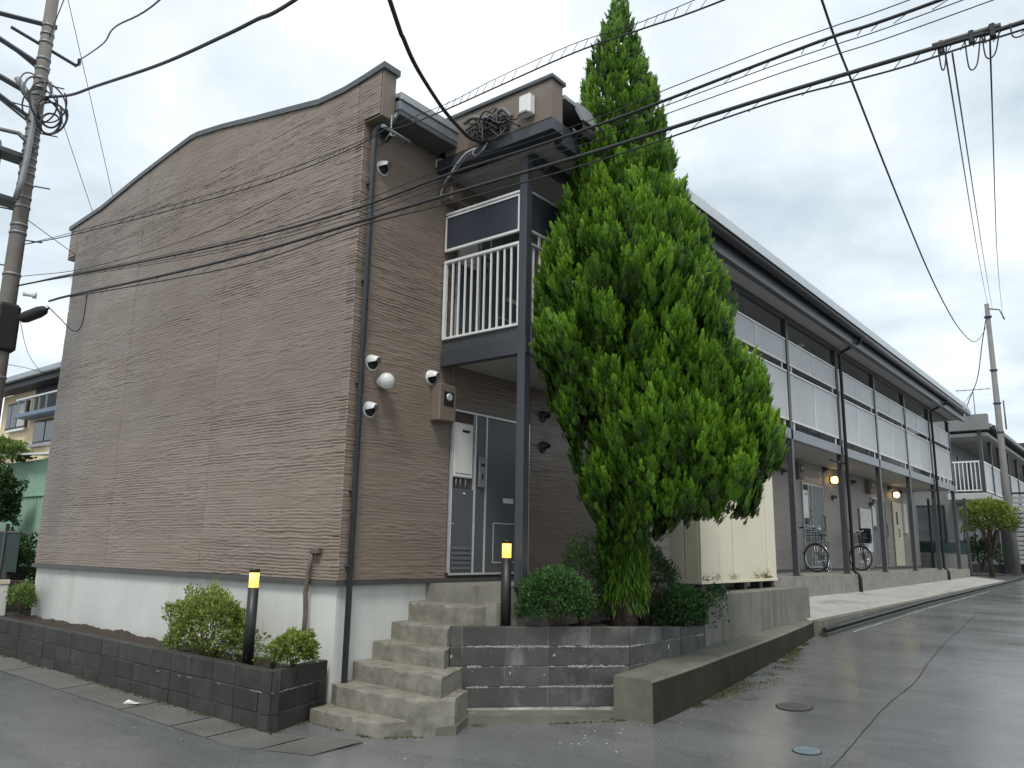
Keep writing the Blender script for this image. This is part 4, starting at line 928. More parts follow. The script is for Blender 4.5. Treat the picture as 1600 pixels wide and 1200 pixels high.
def conifer():
    base = Vector((8.42, 5.02, -.85))
    T = thing('conifer_tree', base, 'tall bright green conical conifer in the planter by the entrance', 'tree')
    f = np.array([.859, .512]); e_ = np.array([.512, -.859]); ax = np.array([8.4, 5.0])
    prof = np.array([(7.5, -.02, .06), (7.39, -.05, .11), (7.06, -.14, .22), (6.77, -.30, .29), (6.39, -.45, .38), (5.91, -.52, .56), (5.45, -.60, .63), (4.90, -.62, .74), (4.54, -.63, .88), (4.19, -.80, 1.0), (3.67, -.95, 1.21), (3.33, -1.08, 1.31), (2.99, -1.11, 1.36), (2.66, -1.14, 1.45), (2.33, -1.12, 1.62), (2.01, -1.02, 1.75), (1.69, -.86, 1.86), (1.37, -.72, 1.92), (1.07, -.64, 1.88), (.76, -.58, 1.62), (.60, -.52, 1.1), (.45, -.44, .62), (.2, -.36, .30), (-.1, -.36, .24), (-.35, -.34, .22), (-.6, -.24, .18)])[::-1]
    zz, Lp, Rp = prof[:, 0], prof[:, 1], prof[:, 2]
    allV, allF, allT = [], [], []; off = 0
    masses = []
    for tr_ in range(9000):
        z = RNG.uniform(.42, 7.0); l = np.interp(z, zz, Lp); r = np.interp(z, zz, Rp); a = (r-l)/2; ph = RNG.random()*2*np.pi
        if np.sin(ph) > .55 or RNG.random() > .25+.75*a/1.3: continue
        Rm = (.12+.23*min(1, a/1.25))*RNG.uniform(.75, 1.2); c = (l+r)/2; b = min(a, 1.12)
        lat = c+max(0, a-Rm*1.02)*np.cos(ph); dep = -.36*min(1, a)+max(0, b-Rm)*np.sin(ph); dep += .85*min(0, lat+.42); sc_ = (9.78+dep)/9.78
        q = np.array([lat*sc_, dep, z*sc_])
        if any(np.linalg.norm((q-m_[0])*np.array([1, 1, .72])) < (Rm+m_[1])*.66 for m_ in masses): continue
        masses.append((q, Rm, ph, a))
    def tufts(n, kr, nf, smul, dark, zlo=-.3, zhi=7.45, nl=17):
        nonlocal off
        zs = np.linspace(zlo, zhi, 400); w = np.interp(zs, zz, Rp-Lp)+.12; cdf = np.cumsum(w)/w.sum()
        for q in range(n):
            z = float(np.interp(RNG.random(), cdf, zs)); l = np.interp(z, zz, Lp); r = np.interp(z, zz, Rp)
            ph = RNG.random()*2*np.pi; a = (r-l)/2; c = (l+r)/2; b = min(a, 1.12)
            if np.sin(ph) > .3 and RNG.random() < .55: continue          # thinner towards the building
            # big bulging branch masses with deep gaps between them
            g1 = float(vnoise(ph*1.9+.9*np.sin(z*1.1)+5, z*1.15-.25*np.cos(ph*2), 21)); g2 = float(vnoise(ph*4.4+2, z*2.6, 22))
            sil = abs(np.cos(ph))**2; bulge = (.62+.40*np.clip(g1*1.8-.3, 0, 1)+.10*g2)*(1-.7*sil)+.7*sil*(.90+.12*g2+.07*g1)
            if kr > .9 and a > .5 and sil < .7 and g1 < .30 and RNG.random() < .6: continue          # hollows between the branch masses
            k = kr*bulge*(1+RNG.normal()*.025)
            if a < .35: k = kr*(.92+.1*g2)
            s = (.062+.098*min(1, a/1.2))*smul*RNG.uniform(.65, 1.4)
            onmass = kr > .9 and len(masses) > 0 and RNG.random() < .86
            if onmass:
                q_, Rm, ph, a = masses[q % len(masses)]; s = Rm*RNG.uniform(.30, .48)
            lat = c+max(0, a-s*1.15)*np.cos(ph)*k; dep = -.36*min(1, a)+max(0, b-s*1.15)*np.sin(ph)*k; dep += .85*min(0, lat+.42)
            sc_ = (9.78+dep)/9.78; lat *= sc_; z *= sc_
            hup = 0.0
            if onmass:
                dv = rdir(1)[0]; out_ = np.array([np.cos(ph), np.sin(ph), .35]); out_ /= np.linalg.norm(out_)
                if dv@out_ < -.1: dv = dv-2*(dv@out_)*out_
                rr0 = Rm-s*.9; lat, dep, z = q_[0]+dv[0]*rr0, q_[1]+dv[1]*rr0, q_[2]+dv[2]*rr0*1.3-s*.4; hup = dv[2]
            cen = np.array([ax[0]+e_[0]*lat+f[0]*dep, ax[1]+e_[1]*lat+f[1]*dep, z])
            nr = np.array([e_[0]*np.cos(ph)+f[0]*np.sin(ph), e_[1]*np.cos(ph)+f[1]*np.sin(ph), .25]); nr /= np.linalg.norm(nr)
            up = np.array([nr[0]*.26, nr[1]*.26, .95 if z > .5 else .6]); up += RNG.normal(size=3)*.11; up /= np.linalg.norm(up)
            base_t = RNG.normal(.31, .12) - dark + .15*(bulge-.9)/.25 if a >= .35 else RNG.normal(.36, .08) - dark  # inner layers and hollows tinted darker: shade between branch masses put into the colour
            base_t += .10*hup  # tops tinted lighter as new growth, undersides darker as painted shade
            # each tuft: flat fans standing round its axis
            th = RNG.random(nf)*2*np.pi; u1 = np.cross(up, nr); u1 /= np.linalg.norm(u1); u2 = np.cross(u1, up)
            rd = np.cos(th)[:, None]*u1+np.sin(th)[:, None]*u2
            rd = np.where((rd@nr < -.35)[:, None], -rd, rd)
            hh = RNG.uniform(-1.0, .8, nf); rr_ = s*.8*RNG.uniform(.5, 1.0, nf)*(1-.55*np.clip(hh, 0, 1))
            B0 = cen+rd*rr_[:, None]+up*(hh*s*1.5)[:, None]
            A = up*1.0+rd*.24*(1-np.clip(hh, 0, 1))[:, None]+RNG.normal(size=(nf, 3))*.10; A /= np.linalg.norm(A, axis=1, keepdims=True)
            nrm_ = rd*1.0+nr*.35+RNG.normal(size=(nf, 3))*.30; W_ = np.cross(A, nrm_); W_ /= np.linalg.norm(W_, axis=1, keepdims=True)
            fl = s*RNG.uniform(.8, 1.35, nf)
            tj = np.linspace(0, 1, nl); sg = np.where(np.arange(nl) % 2 == 0, 1.0, -1.0); sg[-1] = 0
            P = (B0[:, None, :]+A[:, None, :]*(fl[:, None]*tj[None, :]*.8)[..., None]).reshape(-1, 3)
            spread = (.62-.42*tj)*sg
            D = (A[:, None, :]*1.0+W_[:, None, :]*spread[None, :, None]).reshape(-1, 3)+RNG.normal(size=(nf*nl, 3))*.10
            Wd = (W_[:, None, :]-A[:, None, :]*spread[None, :, None]).reshape(-1, 3)+RNG.normal(size=(nf*nl, 3))*.12
            Ln = (fl[:, None]*(.44-.16*tj)[None, :]).ravel()*RNG.uniform(.8, 1.2, nf*nl); wd = Ln*RNG.uniform(.24, .36, nf*nl)
            ft = RNG.normal(size=nf)*.09
            t0 = np.clip((base_t+ft[:, None]-.30+.30*tj[None, :]).ravel(), 0, 1); t1 = np.clip((base_t+ft[:, None]+.02+.34*tj[None, :]+.26*np.clip(hh, -.6, 1)[:, None]).ravel()+RNG.normal(size=nf*nl)*.07, 0, 1)  # blade bases tinted dark as painted crevice shade, tips lighter like new growth
            V, F_, T_ = blades(P, D, Wd, Ln, wd, t0, t1)
            y = V[:, 1]; lim = 5.47; V[:, 1] = np.where((y > lim) & (V[:, 0] > 7.0), lim+(y-lim)*.22, y)
            allV.append(V); allF.append(F_+off); allT.append(T_); off += len(V)
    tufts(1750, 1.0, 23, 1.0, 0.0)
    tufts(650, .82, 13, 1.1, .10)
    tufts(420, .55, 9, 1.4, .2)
    # drooping skirt on the low trunk
    n = 5200; z = RNG.uniform(-.62, .55, n); ph = RNG.random(n)*2*np.pi; r_ = .27*RNG.uniform(.6, 1.05, n)
    P = np.stack([ax[0]+.0+r_*np.cos(ph), ax[1]+r_*np.sin(ph), z], 1); D = np.stack([.35*np.cos(ph), .35*np.sin(ph), np.where(RNG.random(n) < .6, 1.0, -.8)], 1)+RNG.normal(size=(n, 3))*.18
    V, F_, T_ = blades(P, D, rdir(n), RNG.uniform(.08, .18, n), RNG.uniform(.008, .016, n), np.clip(RNG.normal(.18, .1, n), 0, 1), np.clip(RNG.normal(.62, .2, n), 0, 1))
    allV.append(V); allF.append(F_+off); allT.append(T_)
    me = np_mesh('crown', np.concatenate(allV), np.concatenate(allF), LEAF_CONIFER, False, np.concatenate(allT))
    cr = place(bpy.data.objects.new('crown', me), T); cr['kind'] = 'stuff'
    m = MB(); m.tube([(8.42, 5.02, -.95), (8.42, 5.02, -.5), (8.41, 5.01, .6), (8.42, 5.0, 2.5), (8.40, 5.0, 5.0), (8.41, 5.0, 7.3)], [.17, .14, .125, .10, .05, .01], 10)
    for k in range(26):
        z = .5+k*.22; a = k*2.4; l_ = .35+.5*max(0, (5.5-z)/5)
        m.tube([(8.42, 5.01, z), (8.42+l_*.5*math.cos(a), 5.01+min(l_*.5*math.sin(a), .25), z+.1), (8.42+l_*math.cos(a), 5.01+min(l_*math.sin(a), .3), z+.35)], [.03, .02, .008], 5)
    m.build('trunk', M['bark'], T)
conifer()

def shrub(name, c, r, n, mat, label, ll=(.025, .045), lw=(.012, .022), lump=.25, seed=1, group=None, twigs=10, flat=.0, cat='shrub', openness=0.0, hang=None):
    rng = np.random.default_rng(seed); c = np.array(c, float); r = np.array(r, float)
    T = thing(name, (c[0], c[1], c[2]-r[2]*.9), label, cat, group)
    S = rng.normal(size=(n, 3)); S /= np.linalg.norm(S, axis=1, keepdims=True); S[:, 2] = np.where(S[:, 2] < -.45, -S[:, 2], S[:, 2])
    ang = np.arctan2(S[:, 1], S[:, 0])
    lum = 1-lump+lump*2*vnoise(ang*2.2+7*seed, S[:, 2]*2.6+seed, seed)*1.0
    lum *= .86+.28*vnoise(ang*6.0, S[:, 2]*7.0, seed+5)
    rad = (rng.random(n)**.33)*.45+.58; rad = np.minimum(rad, 1.06)
    P = c+S*r*(lum*rad)[:, None]
    if openness: 
        keep = vnoise(ang*3+seed, S[:, 2]*4, seed+9) > openness; P, S, rad, lum = P[keep], S[keep], rad[keep], lum[keep]; n = len(P)
    D = S*.7+rng.normal(size=(n, 3))*.55+np.array([0, 0, .45])
    L_ = rng.uniform(*ll, n); W_ = rng.uniform(*lw, n)
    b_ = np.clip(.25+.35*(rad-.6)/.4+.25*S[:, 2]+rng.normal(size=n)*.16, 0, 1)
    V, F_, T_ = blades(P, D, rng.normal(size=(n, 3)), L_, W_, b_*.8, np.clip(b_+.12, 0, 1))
    fo = place(bpy.data.objects.new('foliage', np_mesh('foliage', V, F_, mat, False, T_)), T); fo['kind'] = 'stuff'
    m = MB()
    for k in range(twigs):
        a = rng.random()*6.28; t = rng.uniform(.3, .95); b0 = c-np.array([0, 0, r[2]*.95]); e1 = c+np.array([math.cos(a)*r[0]*t*.85, math.sin(a)*r[1]*t*.85, r[2]*rng.uniform(.0, .8)*math.sqrt(1-t*t*.8)])
        md = (b0+e1)/2+rng.normal(size=3)*.04*r[2]; m.tube([tuple(b0), tuple(md), tuple(e1)], [.012*r[2]/.3, .008*r[2]/.3, .003], 5)
    m.build('stems', M['twig'], T)
    return T
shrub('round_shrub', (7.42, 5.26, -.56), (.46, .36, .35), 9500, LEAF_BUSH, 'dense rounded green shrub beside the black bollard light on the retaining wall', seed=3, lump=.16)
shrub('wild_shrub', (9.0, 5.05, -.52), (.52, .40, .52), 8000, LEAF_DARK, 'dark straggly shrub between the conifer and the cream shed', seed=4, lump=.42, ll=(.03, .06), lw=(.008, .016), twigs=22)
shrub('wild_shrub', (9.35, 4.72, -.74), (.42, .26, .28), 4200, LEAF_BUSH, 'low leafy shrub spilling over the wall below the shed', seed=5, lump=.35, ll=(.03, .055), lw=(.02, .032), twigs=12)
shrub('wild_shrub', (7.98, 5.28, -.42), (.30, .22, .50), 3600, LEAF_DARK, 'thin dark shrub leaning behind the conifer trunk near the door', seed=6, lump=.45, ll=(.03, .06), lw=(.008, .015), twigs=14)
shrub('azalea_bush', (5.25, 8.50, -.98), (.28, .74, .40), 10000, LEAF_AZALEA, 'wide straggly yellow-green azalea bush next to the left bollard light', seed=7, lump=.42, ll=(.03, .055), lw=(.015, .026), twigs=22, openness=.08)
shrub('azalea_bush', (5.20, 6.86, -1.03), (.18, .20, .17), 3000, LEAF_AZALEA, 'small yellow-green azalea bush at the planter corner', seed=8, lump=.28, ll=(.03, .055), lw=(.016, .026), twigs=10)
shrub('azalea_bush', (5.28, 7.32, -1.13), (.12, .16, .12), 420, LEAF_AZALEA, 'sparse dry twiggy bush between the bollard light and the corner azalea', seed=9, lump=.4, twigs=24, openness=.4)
# weeds hanging at the plinth corner
rng = np.random.default_rng(5); n = 260
P = np.stack([9.75+rng.random(n)*.5, 4.58-rng.random(n)*.05, -.52-rng.random(n)**1.5*.42*(rng.random(n) < .55)+.12*(rng.random(n)**2)], 1)
V, F_, T_ = blades(P, rng.normal(size=(n, 3))+np.array([0, -.6, .1]), rng.normal(size=(n, 3)), rng.uniform(.03, .07, n), rng.uniform(.015, .035, n), np.clip(rng.normal(.35, .15, n), 0, 1), np.clip(rng.normal(.6, .15, n), 0, 1))
tag(place(bpy.data.objects.new('trailing_weeds', np_mesh('trailing_weeds', V, F_, LEAF_BUSH, False, T_)), None), 'leafy weeds trailing over the corner of the shed plinth', 'weeds', kind='stuff')

# ------------------------------------------------------------------ bollard lights
def bollard(x, y, z0, z1, label, r=.055):
    t = thing('bollard_light', (x, y, z0), label, 'bollard light', 'bollard lights in the planters')
    zl = z1-.19
    MB().lathe((x, y, z0-.05), (0, 0, 1), [(0, r), (zl-z0+.05, r)], 24).build('post', M['black'], t)
    MB().lathe((x, y, zl), (0, 0, 1), [(0, r*.93), (.155, r*.93)], 24).build('lit_lens', M['glow'], t)
    MB().lathe((x, y, zl+.155), (0, 0, 1), [(0, r), (.03, r), (.035, r*.95)], 24).build('cap', M['black'], t)
bollard(6.98, 5.62, -.84, .095, 'black bollard light with lit amber lens above the retaining wall')
bollard(5.12, 7.52, -1.2, -.25, 'black bollard light with amber lens in the low street planter', .055)

# ------------------------------------------------------------------ bicycles
def bicycle(x, y, z, ang, steer, label, frame_mat, basket=True, childseat=False):
    t = thing('bicycle', (x, y, z), label, 'bicycle', 'bicycles on the ground floor walkway'); t.rotation_euler.z = ang
    r = .33; wb = 1.06
    def wheel(cx, nrm, name='wheel'):
        w = MB().ring((cx[0], cx[1], r), nrm, r-.017, .017, 36, 8).build('wheel', M['rubber'], t, True)
        MB().ring((cx[0], cx[1], r), nrm, r-.04, .010, 36, 6).build('rim', M['chrome'], w, True)
        m = MB(); a = Vector(nrm).normalized(); u = a.orthogonal().normalized(); v = a.cross(u); c = Vector((cx[0], cx[1], r))
        for k in range(18):
            th = 2*math.pi*k/18; d = u*math.cos(th)+v*math.sin(th); m.tube([c+a*(.025 if k % 2 else -.025), c+d*(r-.045)], .0022, 4)
        m.tube([c-a*.04, c+a*.04], .018, 8); m.build('spokes', M['chrome'], w, True)
        m = MB(); pts = []
        for k in range(12):
            th = math.radians(15+k*13); pts.append(c+(u*0)+Vector((0, 0, 1))*(math.sin(th)*(r+.02))+(a.cross(Vector((0, 0, 1))))*(math.cos(th)*(r+.02)))
        m.tube(pts, .012, 5); m.build('mudguard', M['chrome'], w, True)
    ns = (math.sin(steer), -math.cos(steer), 0); wheel((wb, 0), ns); wheel((0, 0), (0, 1, 0))
    m = MB(); hd = (wb-.12, 0, .86); bb = (.46, 0, .28); st = (.33, 0, .74)
    m.tube([(0, 0, r), bb], .012, 6); m.tube([(0, 0, r), (.36, 0, .62)], .010, 6); m.tube([bb, st], .017, 8); m.tube([bb, (wb-.08, 0, .62)], .019, 8); m.tube([(.40, 0, .5), (wb-.10, 0, .72)], .016, 8)
    m.tube([(wb-.13, 0, .92), (wb-.05, 0, .55)], .02, 8); m.build('frame', frame_mat, t, True)
    m = MB(); cs, sn = math.cos(steer), math.sin(steer)
    for s in (-1, 1): m.tube([(wb-.06, 0, .62), (wb-.04-sn*s*.05, cs*s*.05, .6), (wb-sn*s*.05, cs*s*.05, r)], .011, 6)
    m.build('fork', M['chrome'], t, True)
    m = MB(); hx = wb-.14; m.tube([(hx+.02, 0, .88), (hx, 0, 1.02)], .014, 6)
    for s in (-1, 1): m.tube([(hx, 0, 1.02), (hx-sn*s*.12+cs*.04, cs*s*.12+sn*.04, 1.06), (hx-sn*s*.26-cs*.10, cs*s*.26-sn*.1, 1.04), (hx-sn*s*.28-cs*.22, cs*s*.28-sn*.22, 1.02)], .012, 6)
    hb = m.build('handlebar', M['chrome'], t, True)
    for s in (-1, 1): MB().tube([(hx-sn*s*.27-cs*.14, cs*s*.27-sn*.14, 1.035), (hx-sn*s*.28-cs*.25, cs*s*.28-sn*.25, 1.015)], .017, 7).build('grip', M['rubber'], hb, True)
    m = MB(); vs = []; 
    for k in range(9):
        q = k/8; w_ = .03+.09*max(0, (.55-q))/.55*1.0 if q < .55 else .03
        xx = .20+.27*q; vs += [(xx, -w_, .86), (xx, -w_*.6, .895), (xx, w_*.6, .895), (xx, w_, .86), (xx, 0, .845)]
    m.add(vs, [(k*5+j, k*5+(j+1) % 5, (k+1)*5+(j+1) % 5, (k+1)*5+j) for k in range(8) for j in range(5)] + [(4, 3, 2, 1, 0), tuple(40+j for j in range(5))], True)
    m.tube([(.33, 0, .72), (.31, 0, .86)], .013, 6); m.build('saddle', M['black'], t, True)
    m = MB(); m.ring((.46, .05, .28), (0, 1, 0), .085, .006, 24, 5)
    m.tube([(.46, .07, .28), (.50, .07, .12)], .009, 5); m.tube([(.46, -.07, .28), (.42, -.07, .44)], .009, 5); m.box(.46, .54, .07, .15, .10, .125); m.box(.38, .46, -.15, -.07, .43, .455); m.build('crank', M['black'], t, True)
    m = MB()
    for s in (-1, 1): m.tube([(0, s*.06, r), (-.05, s*.10, .01), (-.10, s*.09, .005)], .009, 5)
    m.tube([(-.05, -.10, .012), (-.05, .10, .012)], .008, 5); m.build('kickstand', M['chrome'], t, True)
    m = MB(); 
    for s in (-1, 1): m.tube([(.28, s*.05, .70), (-.22, s*.06, .70)], .007, 5); m.tube([(-.15, s*.06, .70), (0, s*.06, r)], .006, 5)
    for k in range(4): m.tube([(-.2+k*.13, -.06, .70), (-.2+k*.13, .06, .70)], .006, 5)
    m.build('rear_rack', M['black'], t, True)
    if childseat:
        m = MB(); m.box(-.22, .12, -.15, .15, .73, .80, bev=.02); m.box(-.26, -.18, -.15, .15, .78, 1.15, bev=.03); m.box(-.2, .05, -.17, -.13, .78, .98, bev=.015); m.box(-.2, .05, .13, .17, .78, .98, bev=.015); m.build('child_seat', M['black'], t, True)
    if basket:
        m = MB(); fx = wb+.02; 
        def loop(z, w, d): m.tube([(fx-d+.1, -w, z), (fx+d+.1, -w, z), (fx+d+.1, w, z), (fx-d+.1, w, z), (fx-d+.1, -w, z)], .006, 4)
        for k in range(5): loop(.72+.06*k, .13+.01*k, .10+.008*k)
        for k in range(7):
            q = -.13+.26*k/6; m.tube([(fx+.0, q, .72), (fx-.02, q*1.25, .97)], .004, 4); m.tube([(fx+.2, q, .72), (fx+.23, q*1.25, .97)], .004, 4)
        m.build('basket', M['galv_dark'], t, True)
bicycle(20.5, 6.5, -.413, math.radians(-174), math.radians(68), 'silver framed bicycle with front basket parked left of the post with the drain pipe', M['galv'])
bicycle(23.95, 6.5, -.413, math.radians(-172), math.radians(68), 'black bicycle with a child seat parked by the white notice board', M['black'], True, True)
# ------------------------------------------------------------------ utility pole by the planter
UP = thing('utility_pole', (4.38, 13.3, -1.6), 'concrete utility pole with brackets, cable coils and transformer beside the gable', 'pole')
pcx, pcy = 4.36, 13.3
MB().tube([(pcx, pcy, -1.7), (pcx, pcy, 3.0), (pcx, pcy, 6.0), (pcx, pcy, 9.6)], [.135, .12, .105, .085], 20).build('shaft', M['polecon'], UP)
for z in (2.35, 2.9, 3.95, 4.62, 4.75, 5.05, 5.2, 5.42, 5.6, 5.72, 5.85, 5.98, 6.1, 6.22, 6.36, 6.48, 6.6, 6.95, 7.08, 7.25, 7.42, 7.6, 7.9, 8.05, 8.2):
    rr = .12-.0055*(z-3)
    MB().lathe((pcx, pcy, z), (0, 0, 1), [(0, rr+.002), (0, rr+.012), (.035, rr+.012), (.035, rr+.002)], 20).build('steel_band', M['galv'], UP)
ea = Vector((.93, -.36, 0)).normalized()                       # sideways as seen from the street
for k, z in enumerate((2.9, 3.35, 4.1, 4.55, 5.0, 5.45, 5.9, 6.35, 6.75, 7.2)):
    s = 1 if k % 2 else -1; MB().tube([(pcx, pcy, z), (pcx+ea.x*s*.34, pcy+ea.y*s*.34, z+.01)], .011, 6).build('climbing_step', M['galv_dark'], UP)
def arm(z, l0, l1, dz0=0, dz1=0, sec=.035, brace=None):
    m = MB(); a = (pcx+ea.x*l0, pcy+ea.y*l0, z+dz0); b = (pcx+ea.x*l1, pcy+ea.y*l1, z+dz1); m.tube([a, b], sec, 4, smooth=False)
    if brace: m.tube([(pcx+ea.x*brace[0], pcy+ea.y*brace[0], z+dz0*.6), (pcx, pcy, z-brace[1])], .02, 4, smooth=False)
    o = m.build('cross_arm', M['galv_dark'], UP); return o
arm(8.15, -1.5, .12, .02, .10, .045, (-1.2, .75)); arm(7.55, -1.5, .1, .62, -.1, .045); arm(7.75, -.5, .47, .28, -.08, .03)
arm(6.95, -1.5, .1, .55, -.05, .05, (-1.3, .5)); arm(6.85, -1.3, .05, .45, -.35, .035)
MB().tube([(pcx+ea.x*.44, pcy+ea.y*.44, 7.66), (pcx+ea.x*.50, pcy+ea.y*.50, 7.72), (4.70, 12.80, 7.60)], .028, 6).build('insulator', M['galv_dark'], UP)
for k, (dx, z, r_, tl) in enumerate(((.06, 6.95, .24, .2), (.22, 6.8, .33, -.25), (.30, 6.55, .27, .35), (-.02, 7.0, .22, -.1), (.30, 6.45, .18, .5), (.12, 6.7, .3, .4), (.26, 6.62, .22, -.5))):
    m = MB(); pts = []
    for j in range(30):
        t = 2*math.pi*j/26; pts.append((pcx+ea.x*(dx+r_*.8*math.cos(t))-.16, pcy+ea.y*(dx+r_*.8*math.cos(t))-.2+.05*math.sin(t*1.5), z+r_*math.sin(t)+tl*.1*math.cos(t)))
    m.tube(pts, .013 if k % 2 else .017, 6); m.build('cable_coil', M['cable_grey'] if k in (0, 3) else M['cable'], UP)
m = MB(); m.tube([(pcx-.35, pcy-.05, 7.1), (pcx-.14, pcy-.16, 6.8), (pcx-.08, pcy-.19, 6.4), (pcx-.09, pcy-.19, 5.9), (pcx-.12, pcy-.19, 5.4), (pcx-.16, pcy-.19, 5.1)], .045, 8); m.build('riser_duct', M['galv'], UP)
m = MB(); m.lathe((pcx-ea.x*.62, pcy-ea.y*.62, 4.95), (0, 0, 1), [(0, .20), (.05, .24), (1.1, .24), (1.16, .20), (1.2, .08)], 18); tr = m.build('transformer', M['galv'], UP)
m = MB()
for k in range(8):
    a = k*.785; c_ = (pcx-ea.x*.62+.25*math.cos(a), pcy-ea.y*.62+.25*math.sin(a)); m.box(c_[0]-.008, c_[0]+.008, c_[1]-.03, c_[1]+.03, 5.07, 5.95, rot=a, c=c_)
m.build('cooling_fin', M['galv'], tr)
for z in (5.1, 5.85): MB().box(pcx-.5, pcx+.05, pcy-.05, pcy+.28, z, z+.07).build('transformer_bracket', M['galv_dark'], tr)
MB().tube([(pcx-ea.x*.62, pcy-ea.y*.62, 6.1), (pcx-ea.x*.45, pcy-ea.y*.45, 6.27), (pcx-ea.x*.2, pcy-ea.y*.2-.05, 6.25), (pcx, pcy-.18, 6.0)], .035, 8).build('bushing_cable', M['cable_grey'], tr)
MB().box(pcx-.17, pcx+.16, pcy-.165, pcy+.15, 2.75, 3.5, bev=.05).build('equipment_wrap', M['blackmatte'], UP)
MB().lathe((pcx+.12, pcy-.2, 3.66), (.9, -.45, 0), [(0, .03), (.12, .03), (.13, .05), (.18, .05)], 10).build('insulator', M['white'], UP)

# ------------------------------------------------------------------ aerial cables
def wire(name, pts, r, label, mat='cable', per=8, group=None):
    m = MB().tube(spline(pts, per), r, 6); return tag(m.build(name, M[mat]), label, 'cable', group)
def spiral(parent, P, amp, n, r=.006, mat='cable', lo=0.0, hi=1.0):
    P = spline(P, 12); m = MB(); pts = []
    K = len(P)-1
    for i in range(n+1):
        t = (lo+(hi-lo)*i/n)*K; a = int(min(t, K-1)); q = P[a].lerp(P[a+1], t-a)
        pts.append(q+Vector((0, 0, -amp*.5+amp*.5*(1 if i % 2 else -1))))
    for i in range(0, n-1, 2):
        if random.random() < .8: MB().tube([pts[i], pts[i+1]], r, 4, caps=False).build('hanger_tie', M[mat], parent)
W = {
 'upl': [(4.39,13.15,4.43),(4.63,12.06,4.40),(4.99,10.00,4.37),(5.28,8.37,4.39),(5.46,7.35,4.47),(5.57,6.69,4.57),(5.62,6.40,4.66)],
 'upr': [(5.60,6.37,4.66),(5.59,6.13,4.57),(5.50,5.32,4.47),(5.42,4.56,4.41),(5.32,3.60,4.33),(5.25,2.91,4.22),(5.17,2.15,4.10),(5.0,.3,3.95),(4.8,-3,3.9)],
 'mid': [(4.41,13.15,3.78),(4.56,11.69,3.69),(4.76,9.56,3.54),(4.92,7.72,3.44),(5.07,6.13,3.43),(5.17,4.97,3.50),(5.26,4.03,3.52),(5.33,3.27,3.55),(5.37,2.76,3.58),(5.45,1.93,3.65),(5.49,1.47,3.68),(5.55,0.78,3.70),(5.7,-2,3.85),(5.9,-6,4.2)],
 'low': [(4.52,12.2,3.39),(4.57,11.62,3.38),(4.76,9.51,3.29),(4.93,7.70,3.25),(5.07,6.12,3.27),(5.17,4.96,3.29),(5.33,3.27,3.31),(5.45,1.95,3.35),(5.53,1.07,3.36),(5.57,0.57,3.36),(5.59,0.33,3.36),(5.7,-2,3.4),(5.9,-6,3.6)],
 'lowc': [(4.57,11.62,3.36),(4.76,9.50,3.22),(4.93,7.68,3.14),(5.07,6.11,3.22),(5.17,4.96,3.20),(5.33,3.28,3.22),(5.45,1.95,3.30),(5.50,1.37,3.29),(5.53,1.0,3.285),(5.57,0.58,3.31),(5.59,0.33,3.31),(5.7,-2,3.36),(5.9,-6,3.5)],
}
a_ = wire('aerial_cable', W['upl'], .007, 'upper strung cable crossing the gable from the pole to the roof corner bracket')
MB().tube(spline([(x, y, z+.075*math.sin(math.pi*i/6)) for i, (x, y, z) in enumerate(W['upl'])], 8), .005, 5).build('messenger_wire', M['cable'], a_)
spiral(a_, [(x, y, z+.06) for x, y, z in W['upl'][1:-1]], .06, 76, .0035)
a_ = wire('aerial_cable', W['upr'], .0075, 'cable running from the roof corner bracket over the conifer tip')
up2 = [(x, y, z+.085*min(1, i/1.5)+.02*math.sin(i*2.3)) for i, (x, y, z) in enumerate(W['upr'])]
MB().tube(spline(up2, 8), .0038, 5).build('messenger_wire', M['cable'], a_); spiral(a_, [(x, y, z+.085) for x, y, z in W['upr'][1:]], .085, 90, .0035)
a_ = wire('aerial_cable', W['mid'], .0125, 'thick middle cable bundle crossing gable and conifer toward the upper right')
for dz0, dz1 in ((.02, .09), (-.03, -.06), (-.05, -.14)):
    MB().tube(spline([(x, y+.0, z+(dz0+(dz1-dz0)*min(1, max(0, (11-y)/9)))*min(1, (13.2-y)/2.5)+.01*math.sin(i*1.7)) for i, (x, y, z) in enumerate(W['mid'])], 8), .0042, 5).build('strand', M['cable'], a_)
spiral(a_, [(x, y, z) for x, y, z in W['mid'][1:]], .05, 130, .0035)
a_ = wire('aerial_cable', W['low'], .0145, 'heavy lower cable pair crossing the balcony corner and conifer')
MB().tube(spline([(x+.02, y, z+.022) for x, y, z in W['low']], 8), .008, 6).build('strand', M['cable'], a_)
MB().tube(spline(W['lowc'], 8), .007, 6).build('strand', M['cable'], a_)
spiral(a_, W['low'][1:], .07, 120, .0035)
# splice hardware hanging on the lower pair
sp = thing('cable_splice', (5.56, .65, 3.3), 'dark splice clamps and drop loops on the lower cable in the upper right sky', 'cable fitting')
for y in (.80, .62, .50): MB().box(5.55, 5.59, y-.018, y+.018, 3.31, 3.41, bev=.008).build('clamp', M['black'], sp)
MB().tube([(5.55, .85, 3.385), (5.58, .45, 3.39)], .014, 6).build('sleeve', M['cable_grey'], sp)
for k, (y, d_, w_) in enumerate(((.82, .16, .05), (.66, .22, .09), (.56, .18, .10), (.40, .10, .12))):
    MB().tube(spline([(5.57, y, 3.37), (5.57, y-.01, 3.37-d_), (5.575, y-w_*.6, 3.36-d_*.9), (5.58, y-w_, 3.36)], 6), .005, 5).build('drop_loop', M['cable'], sp)
